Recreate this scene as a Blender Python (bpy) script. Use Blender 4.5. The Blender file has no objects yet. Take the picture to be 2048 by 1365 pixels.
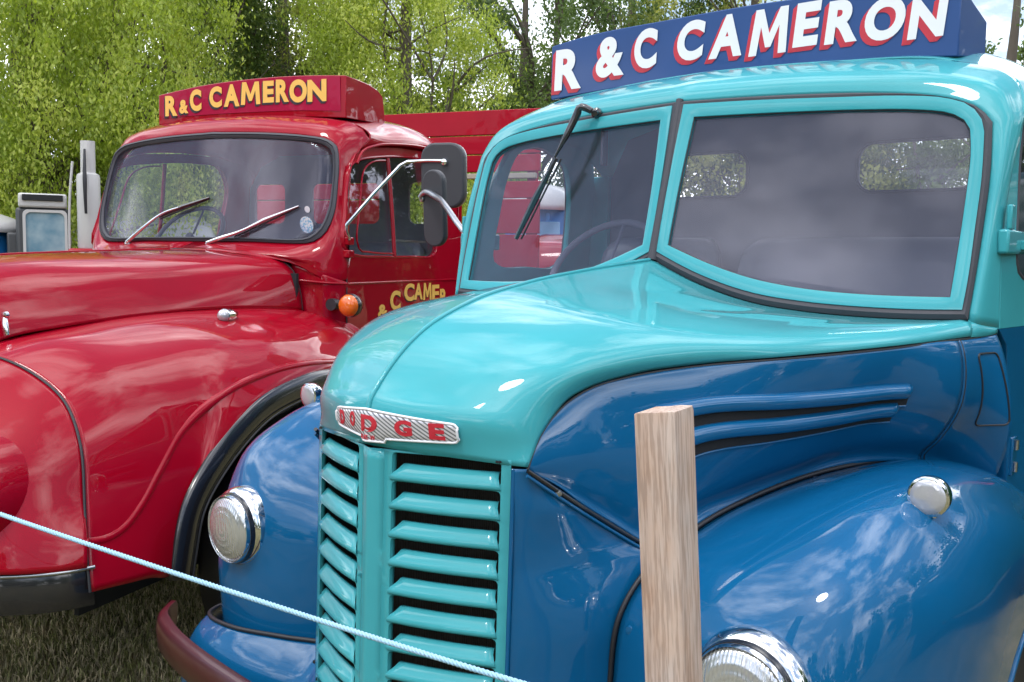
import bpy, bmesh, math, random
import numpy as np
from mathutils import Vector, Matrix
from mathutils.bvhtree import BVHTree
random.seed(7); rng = np.random.default_rng(7)
R = math.radians
S = bpy.context.scene
COL = S.collection

# ---------------------------------------------------------------- camera, world, sun, exposure
cam = bpy.data.cameras.new('camera'); co = bpy.data.objects.new('camera', cam); COL.objects.link(co)
yaw, pit, rol = 0.69092479, 0.0851509554, 0.0167437752
fw = Vector((-math.sin(yaw)*math.cos(pit), math.cos(yaw)*math.cos(pit), -math.sin(pit)))
rt = Vector((math.cos(yaw), math.sin(yaw), 0)); up = rt.cross(fw)
r2 = rt*math.cos(rol)+up*math.sin(rol); u2 = up*math.cos(rol)-rt*math.sin(rol)
M3 = Matrix((r2, u2, -fw)).transposed()
co.matrix_world = Matrix.Translation((1.37777707, -1.62200827, 1.67861440)) @ M3.to_4x4()
cam.sensor_fit = 'HORIZONTAL'; cam.sensor_width = 36; cam.lens = 36*1900/2048
cam.clip_start = 0.05; cam.clip_end = 600
S.camera = co

SUN_EL, SUN_AZ = R(62), R(172)      # azimuth clockwise from +Y
W = bpy.data.worlds.new('World'); S.world = W; W.use_nodes = True
nt = W.node_tree; N = nt.nodes; L = nt.links
for n in list(N): N.remove(n)
out = N.new('ShaderNodeOutputWorld'); bg = N.new('ShaderNodeBackground')
sky = N.new('ShaderNodeTexSky'); sky.sky_type = 'NISHITA'; sky.sun_disc = False
sky.sun_elevation = SUN_EL; sky.sun_rotation = SUN_AZ; sky.air_density = 1.2; sky.dust_density = 1.5
tc = N.new('ShaderNodeTexCoord')
mp = N.new('ShaderNodeMapping'); mp.inputs['Scale'].default_value = (1, 1, 1.7); mp.inputs['Location'].default_value = (3.1, 1.3, .4)
L.new(tc.outputs['Generated'], mp.inputs['Vector'])
cl = N.new('ShaderNodeTexNoise'); cl.inputs['Scale'].default_value = 2.1; cl.inputs['Detail'].default_value = 9; cl.inputs['Roughness'].default_value = .56; cl.inputs['Distortion'].default_value = .25
L.new(mp.outputs[0], cl.inputs['Vector'])
cr_ = N.new('ShaderNodeValToRGB'); cr_.color_ramp.elements[0].position = .45; cr_.color_ramp.elements[1].position = .56
cr_.color_ramp.elements[0].color = (.05, .05, .05, 1); cr_.color_ramp.elements[1].color = (1, 1, 1, 1)
L.new(cl.outputs['Fac'], cr_.inputs['Fac'])
c2 = N.new('ShaderNodeTexNoise'); c2.inputs['Scale'].default_value = 3.3; c2.inputs['Detail'].default_value = 6
L.new(mp.outputs[0], c2.inputs['Vector'])
c2r = N.new('ShaderNodeValToRGB'); c2r.color_ramp.elements[0].position = .38; c2r.color_ramp.elements[1].position = .68
c2r.color_ramp.elements[0].color = (5.5, 6.0, 7.2, 1); c2r.color_ramp.elements[1].color = (31, 31, 31.5, 1)
L.new(c2.outputs['Fac'], c2r.inputs['Fac'])
mx = N.new('ShaderNodeMix'); mx.data_type = 'RGBA'
L.new(cr_.outputs['Color'], mx.inputs['Factor']); L.new(sky.outputs[0], mx.inputs[6]); L.new(c2r.outputs['Color'], mx.inputs[7])
L.new(mx.outputs[2], bg.inputs['Color']); bg.inputs['Strength'].default_value = .10
L.new(bg.outputs[0], out.inputs[0])

sl = bpy.data.lights.new('sun', 'SUN'); sl.energy = .55; sl.angle = R(10); sl.color = (1, .96, .9)
so = bpy.data.objects.new('sun', sl); COL.objects.link(so)
sd = Vector((math.sin(SUN_AZ)*math.cos(SUN_EL), math.cos(SUN_AZ)*math.cos(SUN_EL), math.sin(SUN_EL)))
so.rotation_euler = sd.to_track_quat('Z', 'Y').to_euler(); so.location = (0, 0, 20)
S.view_settings.view_transform = 'Standard'; S.view_settings.look = 'None'
S.view_settings.exposure = 1.02; S.view_settings.gamma = 1

# ---------------------------------------------------------------- materials
def mat(name, color=(.5, .5, .5), rough=.5, metal=0, coat=0, coat_r=.03, spec=.5, **k):
    m = bpy.data.materials.new(name); m.use_nodes = True
    b = m.node_tree.nodes['Principled BSDF']
    b.inputs['Base Color'].default_value = (*color, 1); b.inputs['Roughness'].default_value = rough
    b.inputs['Metallic'].default_value = metal; b.inputs['Coat Weight'].default_value = coat
    b.inputs['Coat Roughness'].default_value = coat_r; b.inputs['Specular IOR Level'].default_value = spec
    for q, v in k.items(): b.inputs[q.replace('_', ' ')].default_value = v
    return m
def nd(m, t): return m.node_tree.nodes.new(t)
def lk(m, a, b): m.node_tree.links.new(a, b)
def B(m): return m.node_tree.nodes['Principled BSDF']
def noise(m, scale, detail=4, rough=.55, coord='Object', stretch=None):
    t = nd(m, 'ShaderNodeTexCoord'); n = nd(m, 'ShaderNodeTexNoise')
    n.inputs['Scale'].default_value = scale; n.inputs['Detail'].default_value = detail; n.inputs['Roughness'].default_value = rough
    if stretch:
        p = nd(m, 'ShaderNodeMapping'); p.inputs['Scale'].default_value = stretch
        lk(m, t.outputs[coord], p.inputs[0]); lk(m, p.outputs[0], n.inputs['Vector'])
    else: lk(m, t.outputs[coord], n.inputs['Vector'])
    return n
def ramp(m, fac, stops):
    r = nd(m, 'ShaderNodeValToRGB'); e = r.color_ramp.elements
    while len(e) < len(stops): e.new(.5)
    for i, (p, c) in enumerate(stops): e[i].position = p; e[i].color = (*c, 1)
    lk(m, fac, r.inputs['Fac']); return r
def bump(m, h, s, d=.01, inp='Normal'):
    b = nd(m, 'ShaderNodeBump'); b.inputs['Strength'].default_value = s; b.inputs['Distance'].default_value = d
    lk(m, h, b.inputs['Height']); lk(m, b.outputs[0], B(m).inputs[inp]); return b
def paint(name, c, rough=.32, wob=.35, coat=1.0, ior=1.48):
    m = mat(name, c, rough, 0, coat, .02, .04, Coat_IOR=ior)
    n = noise(m, 5, 3, .5)
    r = ramp(m, n.outputs['Fac'], [(.3, tuple(v*.93 for v in c)), (.7, tuple(min(1, v*1.05) for v in c))])
    lk(m, r.outputs['Color'], B(m).inputs['Base Color'])
    n2 = noise(m, 3.2, 2, .4)
    b1 = nd(m, 'ShaderNodeBump'); b1.inputs['Strength'].default_value = wob; b1.inputs['Distance'].default_value = .006
    lk(m, n2.outputs['Fac'], b1.inputs['Height'])
    n3 = noise(m, 420, 2, .5)
    b2 = nd(m, 'ShaderNodeBump'); b2.inputs['Strength'].default_value = .05; b2.inputs['Distance'].default_value = .0006
    lk(m, n3.outputs['Fac'], b2.inputs['Height']); lk(m, b1.outputs[0], b2.inputs['Normal'])
    lk(m, b1.outputs[0], B(m).inputs['Coat Normal']); lk(m, b2.outputs[0], B(m).inputs['Normal'])
    # fine dust and wash marks
    n4 = noise(m, 60, 6, .7)
    rr = ramp(m, n4.outputs['Fac'], [(.35, (.006,)*3), (.8, (.035,)*3)])
    lk(m, rr.outputs['Color'], B(m).inputs['Coat Roughness'])
    return m
TURQ = paint('turquoise_paint', (.052, .345, .385), .35, .35, 1.0, 1.38)
BLUE = paint('blue_paint', (.003, .092, .225), .30)
RED = paint('red_paint', (.31, .001, .012), .30, .35, 1.0, 1.36)
REDB = paint('red_board_paint', (.36, .008, .022), .5, .2, .25)
SIGNB = paint('sign_blue_paint', (.038, .085, .235), .5, .1, .3)
SIGNR = paint('sign_crimson_paint', (.36, .012, .05), .5, .1, .3)
WHITE = mat('white_paint', (.80, .80, .82), .4, 0, .3)
CREAM = mat('gold_lettering', (.85, .50, .10), .45, 0, .2)
LSHR = mat('red_lettering', (.55, .02, .04), .45, 0, .2)
LSHK = mat('black_lettering', (.03, .02, .03), .5)
RUB = mat('black_rubber', (.018, .018, .022), .45, 0, 0)
bump(RUB, noise(RUB, 90, 5).outputs['Fac'], .25, .002)
SEALM = mat('grey_window_rubber', (.045, .045, .055), .6)
bump(SEALM, noise(SEALM, 60, 5).outputs['Fac'], .2, .002)
GBLK = mat('gloss_black', (.012, .012, .016), .25, 0, .8, .06)
BPLA = mat('dark_plastic', (.045, .045, .052), .5)
bump(BPLA, noise(BPLA, 160, 3).outputs['Fac'], .25, .001)
CHR = mat('chrome', (.78, .79, .80), .07, 1)
lk(CHR, ramp(CHR, noise(CHR, 45, 5).outputs['Fac'], [(.4, (.03,)*3), (.8, (.20,)*3)]).outputs['Color'], B(CHR).inputs['Roughness'])
STEEL = mat('dull_steel', (.42, .43, .45), .3, 1)
bump(STEEL, noise(STEEL, 120, 4).outputs['Fac'], .2, .001)
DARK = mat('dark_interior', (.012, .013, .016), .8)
INT = mat('cab_trim_grey', (.16, .165, .21), .7)
SEATM = mat('seat_vinyl', (.10, .11, .15), .45, 0, .2)
AMB = mat('amber_lens', (.75, .14, .01), .12, 0, 1, .03)
bump(AMB, noise(AMB, 70, 2).outputs['Fac'], .35, .003)
WLEN = mat('white_lens', (.50, .50, .52), .16, .35, 1, .04)
WV = nd(WLEN, 'ShaderNodeTexVoronoi'); WV.inputs['Scale'].default_value = 220
tcc = nd(WLEN, 'ShaderNodeTexCoord'); lk(WLEN, tcc.outputs['Object'], WV.inputs['Vector'])
bump(WLEN, WV.outputs['Distance'], .12, .001)
REDL = mat('dark_red_bumper', (.045, .002, .006), .35, 0, .3, .08)
ORNG = RED

def glass(name, tint=(.86, .88, .90), refl=.13, haze=.05):
    m = bpy.data.materials.new(name); m.use_nodes = True; n = m.node_tree.nodes
    for x in list(n): n.remove(x)
    o = n.new('ShaderNodeOutputMaterial'); t = n.new('ShaderNodeBsdfTransparent'); t.inputs[0].default_value = (*tint, 1)
    g = n.new('ShaderNodeBsdfGlossy'); g.inputs['Roughness'].default_value = .015; g.inputs['Color'].default_value = (.85, .86, 1, 1)
    d = n.new('ShaderNodeBsdfDiffuse'); d.inputs['Color'].default_value = (.42, .41, .50, 1)
    fr = n.new('ShaderNodeMath'); fr.operation = 'MULTIPLY'; fr.inputs[1].default_value = .85
    lw = n.new('ShaderNodeLayerWeight'); lw.inputs[0].default_value = .5; pw = n.new('ShaderNodeMath'); pw.operation = 'POWER'; pw.inputs[1].default_value = 5
    m.node_tree.links.new(lw.outputs['Facing'], pw.inputs[0]); m.node_tree.links.new(pw.outputs[0], fr.inputs[0])
    ad = n.new('ShaderNodeMath'); ad.operation = 'ADD'; ad.inputs[1].default_value = refl; ad.use_clamp = True
    m1 = n.new('ShaderNodeMixShader'); m2 = n.new('ShaderNodeMixShader')
    t_ = n.new('ShaderNodeTexCoord'); nn = n.new('ShaderNodeTexNoise'); nn.inputs['Scale'].default_value = 9; nn.inputs['Detail'].default_value = 4; nn.inputs['Roughness'].default_value = .6
    mm = n.new('ShaderNodeMapRange'); mm.inputs[1].default_value = .3; mm.inputs[2].default_value = .75; mm.inputs[3].default_value = haze*.75; mm.inputs[4].default_value = haze*1.3
    l = m.node_tree.links
    l.new(t_.outputs['Object'], nn.inputs['Vector']); l.new(nn.outputs['Fac'], mm.inputs[0])
    l.new(fr.outputs[0], ad.inputs[0]); l.new(ad.outputs[0], m1.inputs[0]); l.new(t.outputs[0], m1.inputs[1]); l.new(g.outputs[0], m1.inputs[2])
    l.new(mm.outputs[0], m2.inputs[0]); l.new(m1.outputs[0], m2.inputs[1]); l.new(d.outputs[0], m2.inputs[2]); l.new(m2.outputs[0], o.inputs[0])
    return m
GLS = glass('windscreen_glass', (.94, .94, .97), .030, .036)
GLR = glass('clean_window_glass', (.93, .95, .95), .035, .012)

# headlamp lens: pressed glass over a bright reflector
LENS = mat('headlamp_lens', (.62, .63, .65), .14, .7, 1, .03)
lt = nd(LENS, 'ShaderNodeTexCoord'); wv = nd(LENS, 'ShaderNodeTexWave'); wv.wave_type = 'BANDS'; wv.bands_direction = 'X'
wv.inputs['Scale'].default_value = 42; wv.inputs['Distortion'].default_value = 1.5; wv.inputs['Detail'].default_value = 2
lk(LENS, lt.outputs['Object'], wv.inputs['Vector'])
wr = nd(LENS, 'ShaderNodeTexWave'); wr.wave_type = 'RINGS'; wr.rings_direction = 'Y'; wr.inputs['Scale'].default_value = 18
lk(LENS, lt.outputs['Object'], wr.inputs['Vector'])
ma = nd(LENS, 'ShaderNodeMath'); ma.operation = 'ADD'; lk(LENS, wv.outputs['Fac'], ma.inputs[0]); lk(LENS, wr.outputs['Fac'], ma.inputs[1])
bump(LENS, ma.outputs[0], .28, .003)

WOOD = mat('weathered_softwood', (.45, .33, .22), .8)
wn = noise(WOOD, 5, 8, .65, stretch=(9, 9, .55)); wn2 = noise(WOOD, 3.2, 5, .6, stretch=(3, 3, 1.2)); wn3 = noise(WOOD, 60, 3, .6, stretch=(4, 4, .22))
rc = ramp(WOOD, wn.outputs['Fac'], [(.25, (.42, .32, .26)), (.45, (.54, .43, .36)), (.62, (.62, .52, .45)), (.8, (.50, .40, .33))])
rs = ramp(WOOD, wn2.outputs['Fac'], [(.42, (.96, .97, 1)), (.58, (.98, .86, .78)), (.70, (.74, .50, .36))])
mm_ = nd(WOOD, 'ShaderNodeMix'); mm_.data_type = 'RGBA'; mm_.blend_type = 'MULTIPLY'; mm_.inputs[0].default_value = 1
lk(WOOD, rc.outputs[0], mm_.inputs[6]); lk(WOOD, rs.outputs[0], mm_.inputs[7])
rf = ramp(WOOD, wn3.outputs['Fac'], [(.42, (.62, .58, .55)), (.54, (1, 1, 1))])
mm2 = nd(WOOD, 'ShaderNodeMix'); mm2.data_type = 'RGBA'; mm2.blend_type = 'MULTIPLY'; mm2.inputs[0].default_value = .7
lk(WOOD, mm_.outputs[2], mm2.inputs[6]); lk(WOOD, rf.outputs[0], mm2.inputs[7])
lk(WOOD, mm2.outputs[2], B(WOOD).inputs['Base Color']); bump(WOOD, wn3.outputs['Fac'], .5, .002)
ROPE = mat('pale_blue_rope', (.34, .56, .72), .6)
bump(ROPE, noise(ROPE, 500, 3).outputs['Fac'], .4, .001)
BARK = mat('bark', (.12, .10, .08), .9); bump(BARK, noise(BARK, 14, 8, .7, stretch=(2, 2, .4)).outputs['Fac'], .8, .03)

# ---------------------------------------------------------------- geometry helpers
def A(p): return np.array(p, float)
def cr(pts, n, arc=True):
    p = A(pts); d = np.sqrt(((p[1:]-p[:-1])**2).sum(1)); d[d < 1e-9] = 1e-9
    t = np.concatenate([[0], np.cumsum(d**.75)])
    m = np.zeros_like(p); s = (p[1:]-p[:-1])/np.diff(t)[:, None]
    if len(p) > 2:
        w = np.diff(t); m[1:-1] = (s[:-1]*w[1:, None]+s[1:]*w[:-1, None])/(w[1:]+w[:-1])[:, None]
        m[0] = 1.5*s[0]-.5*m[1]; m[-1] = 1.5*s[-1]-.5*m[-2]
    else: m[:] = s[0]
    def ev(tt):
        i = np.clip(np.searchsorted(t, tt, 'right')-1, 0, len(t)-2); h = (t[i+1]-t[i]); x = (tt-t[i])/h
        x = x[:, None]; h = h[:, None]
        return (2*x**3-3*x**2+1)*p[i]+(x**3-2*x**2+x)*h*m[i]+(-2*x**3+3*x**2)*p[i+1]+(x**3-x**2)*h*m[i+1]
    if not arc: return ev(np.linspace(0, t[-1], n))
    T = np.linspace(0, t[-1], 300); q = ev(T); c = np.concatenate([[0], np.cumsum(np.sqrt(((q[1:]-q[:-1])**2).sum(1)))])
    return ev(np.interp(np.linspace(0, c[-1], n), c, T))
def loft(st, nu, nv, key=False):
    """stations -> smooth grid; key=True keeps control points of all stations matched"""
    if key:
        rows = [cr(s, nu, False) if i else cr(s, nu, False) for i, s in enumerate(st)]
        # shared parameter: average chord positions
        ps = [A(s) for s in st]
        T = np.mean([np.concatenate([[0], np.cumsum(np.linalg.norm(np.diff(p, axis=0), axis=1))])/max(1e-9, np.linalg.norm(np.diff(p, axis=0), axis=1).sum()) for p in ps], 0)
        rows = []
        for p in ps: rows.append(crt(p, T, np.linspace(0, 1, nu)))
    else: rows = [cr(s, nu) for s in st]
    Rr = np.stack(rows)
    d = np.linalg.norm(Rr[1:]-Rr[:-1], axis=2).mean(1); t = np.concatenate([[0], np.cumsum(np.maximum(d, 1e-5))]); t /= t[-1]
    return np.stack([crt(Rr[:, j], t, np.linspace(0, 1, nv)) for j in range(nu)], 1)
def crt(p, t, tt):
    p = A(p); t = A(t); w = np.diff(t); w[w < 1e-9] = 1e-9; s = (p[1:]-p[:-1])/w[:, None]; m = np.zeros_like(p)
    if len(p) > 2:
        m[1:-1] = (s[:-1]*w[1:, None]+s[1:]*w[:-1, None])/(w[1:]+w[:-1])[:, None]; m[0] = 1.5*s[0]-.5*m[1]; m[-1] = 1.5*s[-1]-.5*m[-2]
    else: m[:] = s[0]
    tt = np.asarray(tt, float); i = np.clip(np.searchsorted(t, tt, 'right')-1, 0, len(t)-2); h = w[i][:, None]; x = ((tt-t[i])/w[i])[:, None]
    return (2*x**3-3*x**2+1)*p[i]+(x**3-2*x**2+x)*h*m[i]+(-2*x**3+3*x**2)*p[i+1]+(x**3-x**2)*h*m[i+1]
def gfaces(nv, nu, off=0, wrap=False):
    f = []
    for v in range(nv-1):
        for u in range(nu if wrap else nu-1):
            a = v*nu+u; b = v*nu+(u+1) % nu
            f.append((off+a, off+b, off+b+nu, off+a+nu))
    return f
def link(o, parent=None, loc=None, rot=None):
    COL.objects.link(o)
    if parent: o.parent = parent
    if loc is not None: o.location = loc
    if rot is not None: o.rotation_euler = rot
    return o
def mk(name, v, f, m, parent=None, smooth=True, solid=0, ang=35, loc=None, rot=None, bevel=0):
    me = bpy.data.meshes.new(name); me.from_pydata([tuple(map(float, x)) for x in v], [], f); me.update()
    if smooth:
        me.shade_smooth(); me.set_sharp_from_angle(angle=R(ang))
    me.materials.append(m)
    o = bpy.data.objects.new(name, me); link(o, parent, loc, rot)
    if solid:
        s = o.modifiers.new('s', 'SOLIDIFY'); s.thickness = solid; s.offset = 0
    if bevel:
        b = o.modifiers.new('b', 'BEVEL'); b.width = bevel; b.segments = 2; b.limit_method = 'ANGLE'
    return o
def fixn(o):
    bm = bmesh.new(); bm.from_mesh(o.data); bmesh.ops.recalc_face_normals(bm, faces=bm.faces); bm.to_mesh(o.data); bm.free(); return o
def grid(name, G, m, parent, solid=.003, mirror=None, ang=50):
    """mirror='join' joins the mirrored half into one mesh (u=0 on x=0); 'copy' makes a second object"""
    nv, nu = G.shape[:2]
    if mirror == 'join':
        Gm = G[:, ::-1].copy(); Gm[..., 0] *= -1; G = np.concatenate([Gm[:, :-1], G], 1); nu = G.shape[1]
    o = mk(name, G.reshape(-1, 3), gfaces(nv, nu), m, parent, True, solid, ang)
    if mirror == 'copy':
        Gm = G.copy(); Gm[..., 0] *= -1
        o2 = mk(name, Gm.reshape(-1, 3), [x[::-1] for x in gfaces(nv, nu)], m, parent, True, solid, ang)
        return o, o2
    return o
def box(x0, x1, y0, y1, z0, z1):
    v = [(x, y, z) for z in (z0, z1) for y in (y0, y1) for x in (x0, x1)]
    return v, [(0, 2, 3, 1), (4, 5, 7, 6), (0, 1, 5, 4), (2, 6, 7, 3), (0, 4, 6, 2), (1, 3, 7, 5)]
def bx(name, b, m, parent=None, bevel=.004, loc=None, rot=None):
    v, f = box(*b); return mk(name, v, f, m, parent, True, 0, 35, loc, rot, bevel)
def merge(parts):
    V = []; F = []
    for v, f in parts:
        o = len(V); V += [tuple(x) for x in v]; F += [tuple(i+o for i in q) for q in f]
    return V, F
def tube(pts, r, n=10, spl=0, caps=True):
    P = cr(pts, spl) if spl else A(pts); k = len(P)
    rr = np.interp(np.linspace(0, 1, k), np.linspace(0, 1, len(r)), r) if hasattr(r, '__len__') else np.full(k, r)
    T = np.gradient(P, axis=0); T /= np.linalg.norm(T, axis=1)[:, None]+1e-12
    ref = np.array([0, 0, 1.]) if abs(T[0][2]) < .9 else np.array([1., 0, 0])
    V = []; nprev = None
    for i in range(k):
        a = np.cross(T[i], ref) if nprev is None else nprev-T[i]*(nprev@T[i]); a /= np.linalg.norm(a)+1e-12; nprev = a; b = np.cross(T[i], a)
        for j in range(n):
            t = 2*math.pi*j/n; V.append(P[i]+rr[i]*(math.cos(t)*a+math.sin(t)*b))
    F = gfaces(k, n, 0, True)
    if caps: F.append(tuple(range(n))[::-1]); F.append(tuple(range((k-1)*n, k*n)))
    return V, F
def tb(name, pts, r, m, parent=None, n=10, spl=0, loc=None, rot=None):
    v, f = tube(pts, r, n, spl); return mk(name, v, f, m, parent, True, 0, 50, loc, rot)
def lathe(prof, n=40):
    """profile (r, y) turned round the y axis"""
    V = []; k = len(prof)
    for r, y in prof:
        for j in range(n):
            t = 2*math.pi*j/n; V.append((r*math.cos(t), y, r*math.sin(t)))
    F = gfaces(k, n, 0, True)
    if prof[0][0] > 1e-6: F.append(tuple(range(n))[::-1])
    if prof[-1][0] > 1e-6: F.append(tuple(range((k-1)*n, k*n)))
    return V, F
def lt_(name, prof, m, parent=None, loc=None, rot=None, n=40, ang=40):
    v, f = lathe(prof, n); o = mk(name, v, f, m, parent, True, 0, ang, loc, rot); return fixn(o)
def plate(outline, holes=(), t=.02, bev=0):
    """2D outline with holes -> mesh verts (u, v, w) w thickness, through a filled curve"""
    c = bpy.data.curves.new('tmp', 'CURVE'); c.dimensions = '2D'; c.fill_mode = 'BOTH'; c.extrude = t/2; c.bevel_depth = bev; c.bevel_resolution = 1
    c.resolution_u = 1
    for lp in [outline]+list(holes):
        s = c.splines.new('POLY'); s.points.add(len(lp)-1)
        for i, p in enumerate(lp): s.points[i].co = (p[0], p[1], 0, 1)
        s.use_cyclic_u = True
    o = bpy.data.objects.new('tmp', c); COL.objects.link(o)
    dg = bpy.context.evaluated_depsgraph_get(); dg.update(); me = o.evaluated_get(dg).to_mesh()
    v = [tuple(x.co) for x in me.vertices]; f = [tuple(p.vertices) for p in me.polygons]
    o.evaluated_get(dg).to_mesh_clear(); bpy.data.objects.remove(o); bpy.data.curves.remove(c)
    return v, f
def rrect(x0, x1, y0, y1, r, n=6):
    o = []
    for cx, cy, a in ((x1-r, y1-r, 0), (x0+r, y1-r, 90), (x0+r, y0+r, 180), (x1-r, y0+r, 270)):
        for i in range(n+1):
            t = R(a+90*i/n); o.append((cx+r*math.cos(t), cy+r*math.sin(t)))
    return o
def closed(pts, n):
    p = list(pts)+[pts[0]]
    e = [pts[-1]]+p+[pts[1]]
    q = cr([(x[0], x[1], 0) for x in e], 6*n, True)
    # keep the cycle only
    a = A([pts[0][0], pts[0][1], 0]); i0 = int(np.argmin(np.linalg.norm(q[:3*n]-a, axis=1))); i1 = 3*n+int(np.argmin(np.linalg.norm(q[3*n:]-a, axis=1)))
    q = q[i0:i1]; return [tuple(q[int(i)][:2]) for i in np.linspace(0, len(q)-1, n, endpoint=False)]
GL = {}
def glyph(ch, off=.022, ext=.5):
    if (ch, off) in GL: return GL[(ch, off)]
    if ch == 'M':
        v, f = plate([(0,0),(.07,1),(.28,1),(.5,.46),(.72,1),(.93,1),(1,0),(.79,0),(.745,.62),(.57,.16),(.43,.16),(.255,.62),(.21,0)], [], 1)
        v = A(v); lo, hi = v.min(0), v.max(0); v = (v-lo)/(hi-lo); GL[(ch, off)] = (v, f); return v, f
    c = bpy.data.curves.new('tmp', 'FONT'); c.body = ch; c.extrude = .5; c.offset = off; c.resolution_u = 6
    o = bpy.data.objects.new('tmp', c); COL.objects.link(o)
    dg = bpy.context.evaluated_depsgraph_get(); dg.update(); me = o.evaluated_get(dg).to_mesh()
    v = A([tuple(x.co) for x in me.vertices]); f = [tuple(p.vertices) for p in me.polygons]
    o.evaluated_get(dg).to_mesh_clear(); bpy.data.objects.remove(o); bpy.data.curves.remove(c)
    lo, hi = v.min(0), v.max(0); v = (v-lo)/(hi-lo)     # unit box, w in 0..1
    GL[(ch, off)] = (v, f); return v, f
def letter(name, ch, x0, x1, z0, z1, fn, t, m, parent, shear=0, off=.022):
    """fn(x, z, depth) -> 3D point"""
    v, f = glyph(ch, off)
    P = [fn(x0+(x1-x0)*a[0]+shear*(a[1]-.5)*(z1-z0), z0+(z1-z0)*a[1], t*a[2]) for a in v]
    return mk(name, P, f, m, parent, False)
class Surf:
    def __init__(s, *grids):
        V = []; F = []
        for G in grids:
            o = len(V); nv, nu = G.shape[:2]; V += [tuple(x) for x in G.reshape(-1, 3)]; F += gfaces(nv, nu, o)
        s.t = BVHTree.FromPolygons(V, F)
    def hit(s, o, d):
        r = s.t.ray_cast(Vector(o), Vector(d)); return (r[0], r[1]) if r[0] else (None, None)
    def down(s, x, y): return s.hit((x, y, 5), (0, 0, -1))
    def front(s, x, z): return s.hit((x, -6, z), (0, 1, 0))
    def side(s, y, z): return s.hit((3, y, z), (-1, 0, 0))
def empty(name, loc, rz=0, label=None, cat=None, group=None):
    o = bpy.data.objects.new(name, None); COL.objects.link(o); o.location = loc; o.rotation_euler = (0, 0, rz); o.empty_display_size = .2
    if label: tag(o, label, cat, group)
    return o
def tag(o, label, cat, group=None):
    o['label'] = label; o['category'] = cat
    if group: o['group'] = group
    return o
# measured outlines of the window openings (metres)
BS=dict(bottom=[(-0.001, 0.649, 1.687), (0.148, 0.652, 1.622), (0.293, 0.66, 1.58), (0.426, 0.673, 1.563), (0.549, 0.688, 1.556), (0.665, 0.703, 1.555), (0.796, 0.722, 1.559)],right=[(0.796, 0.722, 1.559), (0.8, 0.747, 1.651), (0.803, 0.782, 1.778), (0.803, 0.814, 1.895), (0.794, 0.846, 2.02)],top=[(0.794, 0.846, 2.02), (0.758, 0.852, 2.059), (0.695, 0.85, 2.085), (0.638, 0.846, 2.098), (0.52, 0.834, 2.112), (0.332, 0.812, 2.123), (0.13, 0.786, 2.128), (-0.004, 0.769, 2.129)],left=[(-0.004, 0.769, 2.129), (-0.001, 0.649, 1.687)])
BF=dict(bottom=[(0.009, 0.656, 1.706), (0.144, 0.658, 1.646), (0.289, 0.666, 1.603), (0.423, 0.679, 1.585), (0.546, 0.693, 1.578), (0.663, 0.709, 1.576), (0.782, 0.726, 1.579)],right=[(0.782, 0.726, 1.579), (0.786, 0.744, 1.646), (0.787, 0.776, 1.765), (0.787, 0.809, 1.885), (0.78, 0.838, 1.995)],top=[(0.78, 0.838, 1.995), (0.767, 0.846, 2.033), (0.737, 0.85, 2.063), (0.684, 0.848, 2.083), (0.596, 0.84, 2.095), (0.41, 0.817, 2.105), (0.208, 0.792, 2.113), (0.017, 0.767, 2.116)],left=[(0.017, 0.767, 2.116), (0.011, 0.711, 1.909), (0.009, 0.656, 1.706)])
BG=dict(bottom=[(0.039, 0.664, 1.724), (0.175, 0.668, 1.671), (0.284, 0.675, 1.639), (0.418, 0.687, 1.617), (0.542, 0.701, 1.608), (0.659, 0.716, 1.606), (0.754, 0.729, 1.607)],right=[(0.754, 0.729, 1.607), (0.757, 0.756, 1.704), (0.759, 0.789, 1.825), (0.757, 0.822, 1.947), (0.749, 0.836, 2.004)],top=[(0.749, 0.836, 2.004), (0.732, 0.84, 2.029), (0.699, 0.841, 2.047), (0.629, 0.835, 2.06), (0.509, 0.821, 2.069), (0.282, 0.793, 2.077), (0.052, 0.762, 2.08)],left=[(0.052, 0.762, 2.08), (0.042, 0.711, 1.894), (0.039, 0.664, 1.724)])
RS=[(0.027, 0.063, 2.281), (0.21, 0.069, 2.276), (0.374, 0.082, 2.268), (0.531, 0.101, 2.253), (0.626, 0.114, 2.236), (0.672, 0.115, 2.206), (0.69, 0.104, 2.151), (0.705, 0.072, 2.019), (0.707, 0.034, 1.876), (0.677, 0.003, 1.786), (0.623, -0.019, 1.745), (0.563, -0.033, 1.738), (0.463, -0.049, 1.739), (0.306, -0.067, 1.744), (0.133, -0.079, 1.742)]
RG=[(0.032, 0.056, 2.253), (0.215, 0.062, 2.249), (0.379, 0.075, 2.24), (0.523, 0.093, 2.229), (0.613, 0.104, 2.209), (0.652, 0.104, 2.18), (0.667, 0.093, 2.126), (0.678, 0.066, 2.018), (0.676, 0.03, 1.888), (0.645, 0.001, 1.805), (0.595, -0.019, 1.766), (0.535, -0.032, 1.758), (0.46, -0.044, 1.758), (0.303, -0.062, 1.761), (0.129, -0.074, 1.764)]
RDW=[(0.778, 0.153, 2.116), (0.775, 0.22, 2.146), (0.772, 0.426, 2.185), (0.768, 0.817, 2.221), (0.769, 0.983, 2.214), (0.78, 1.078, 2.097), (0.8, 1.053, 1.896), (0.818, 1.007, 1.718), (0.82, 0.965, 1.695), (0.82, 0.724, 1.687), (0.82, 0.405, 1.684), (0.82, 0.131, 1.689), (0.819, 0.053, 1.705), (0.816, 0.028, 1.744), (0.805, 0.059, 1.852), (0.788, 0.105, 2.02)]
# ================================================================ BLUE AND TURQUOISE LORRY
blue = empty('vintage_lorry', (0, 0, 0), 0, 'vintage lorry with turquoise cab and bonnet over deep blue wings, slatted grille, split windscreen', 'lorry')
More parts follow.
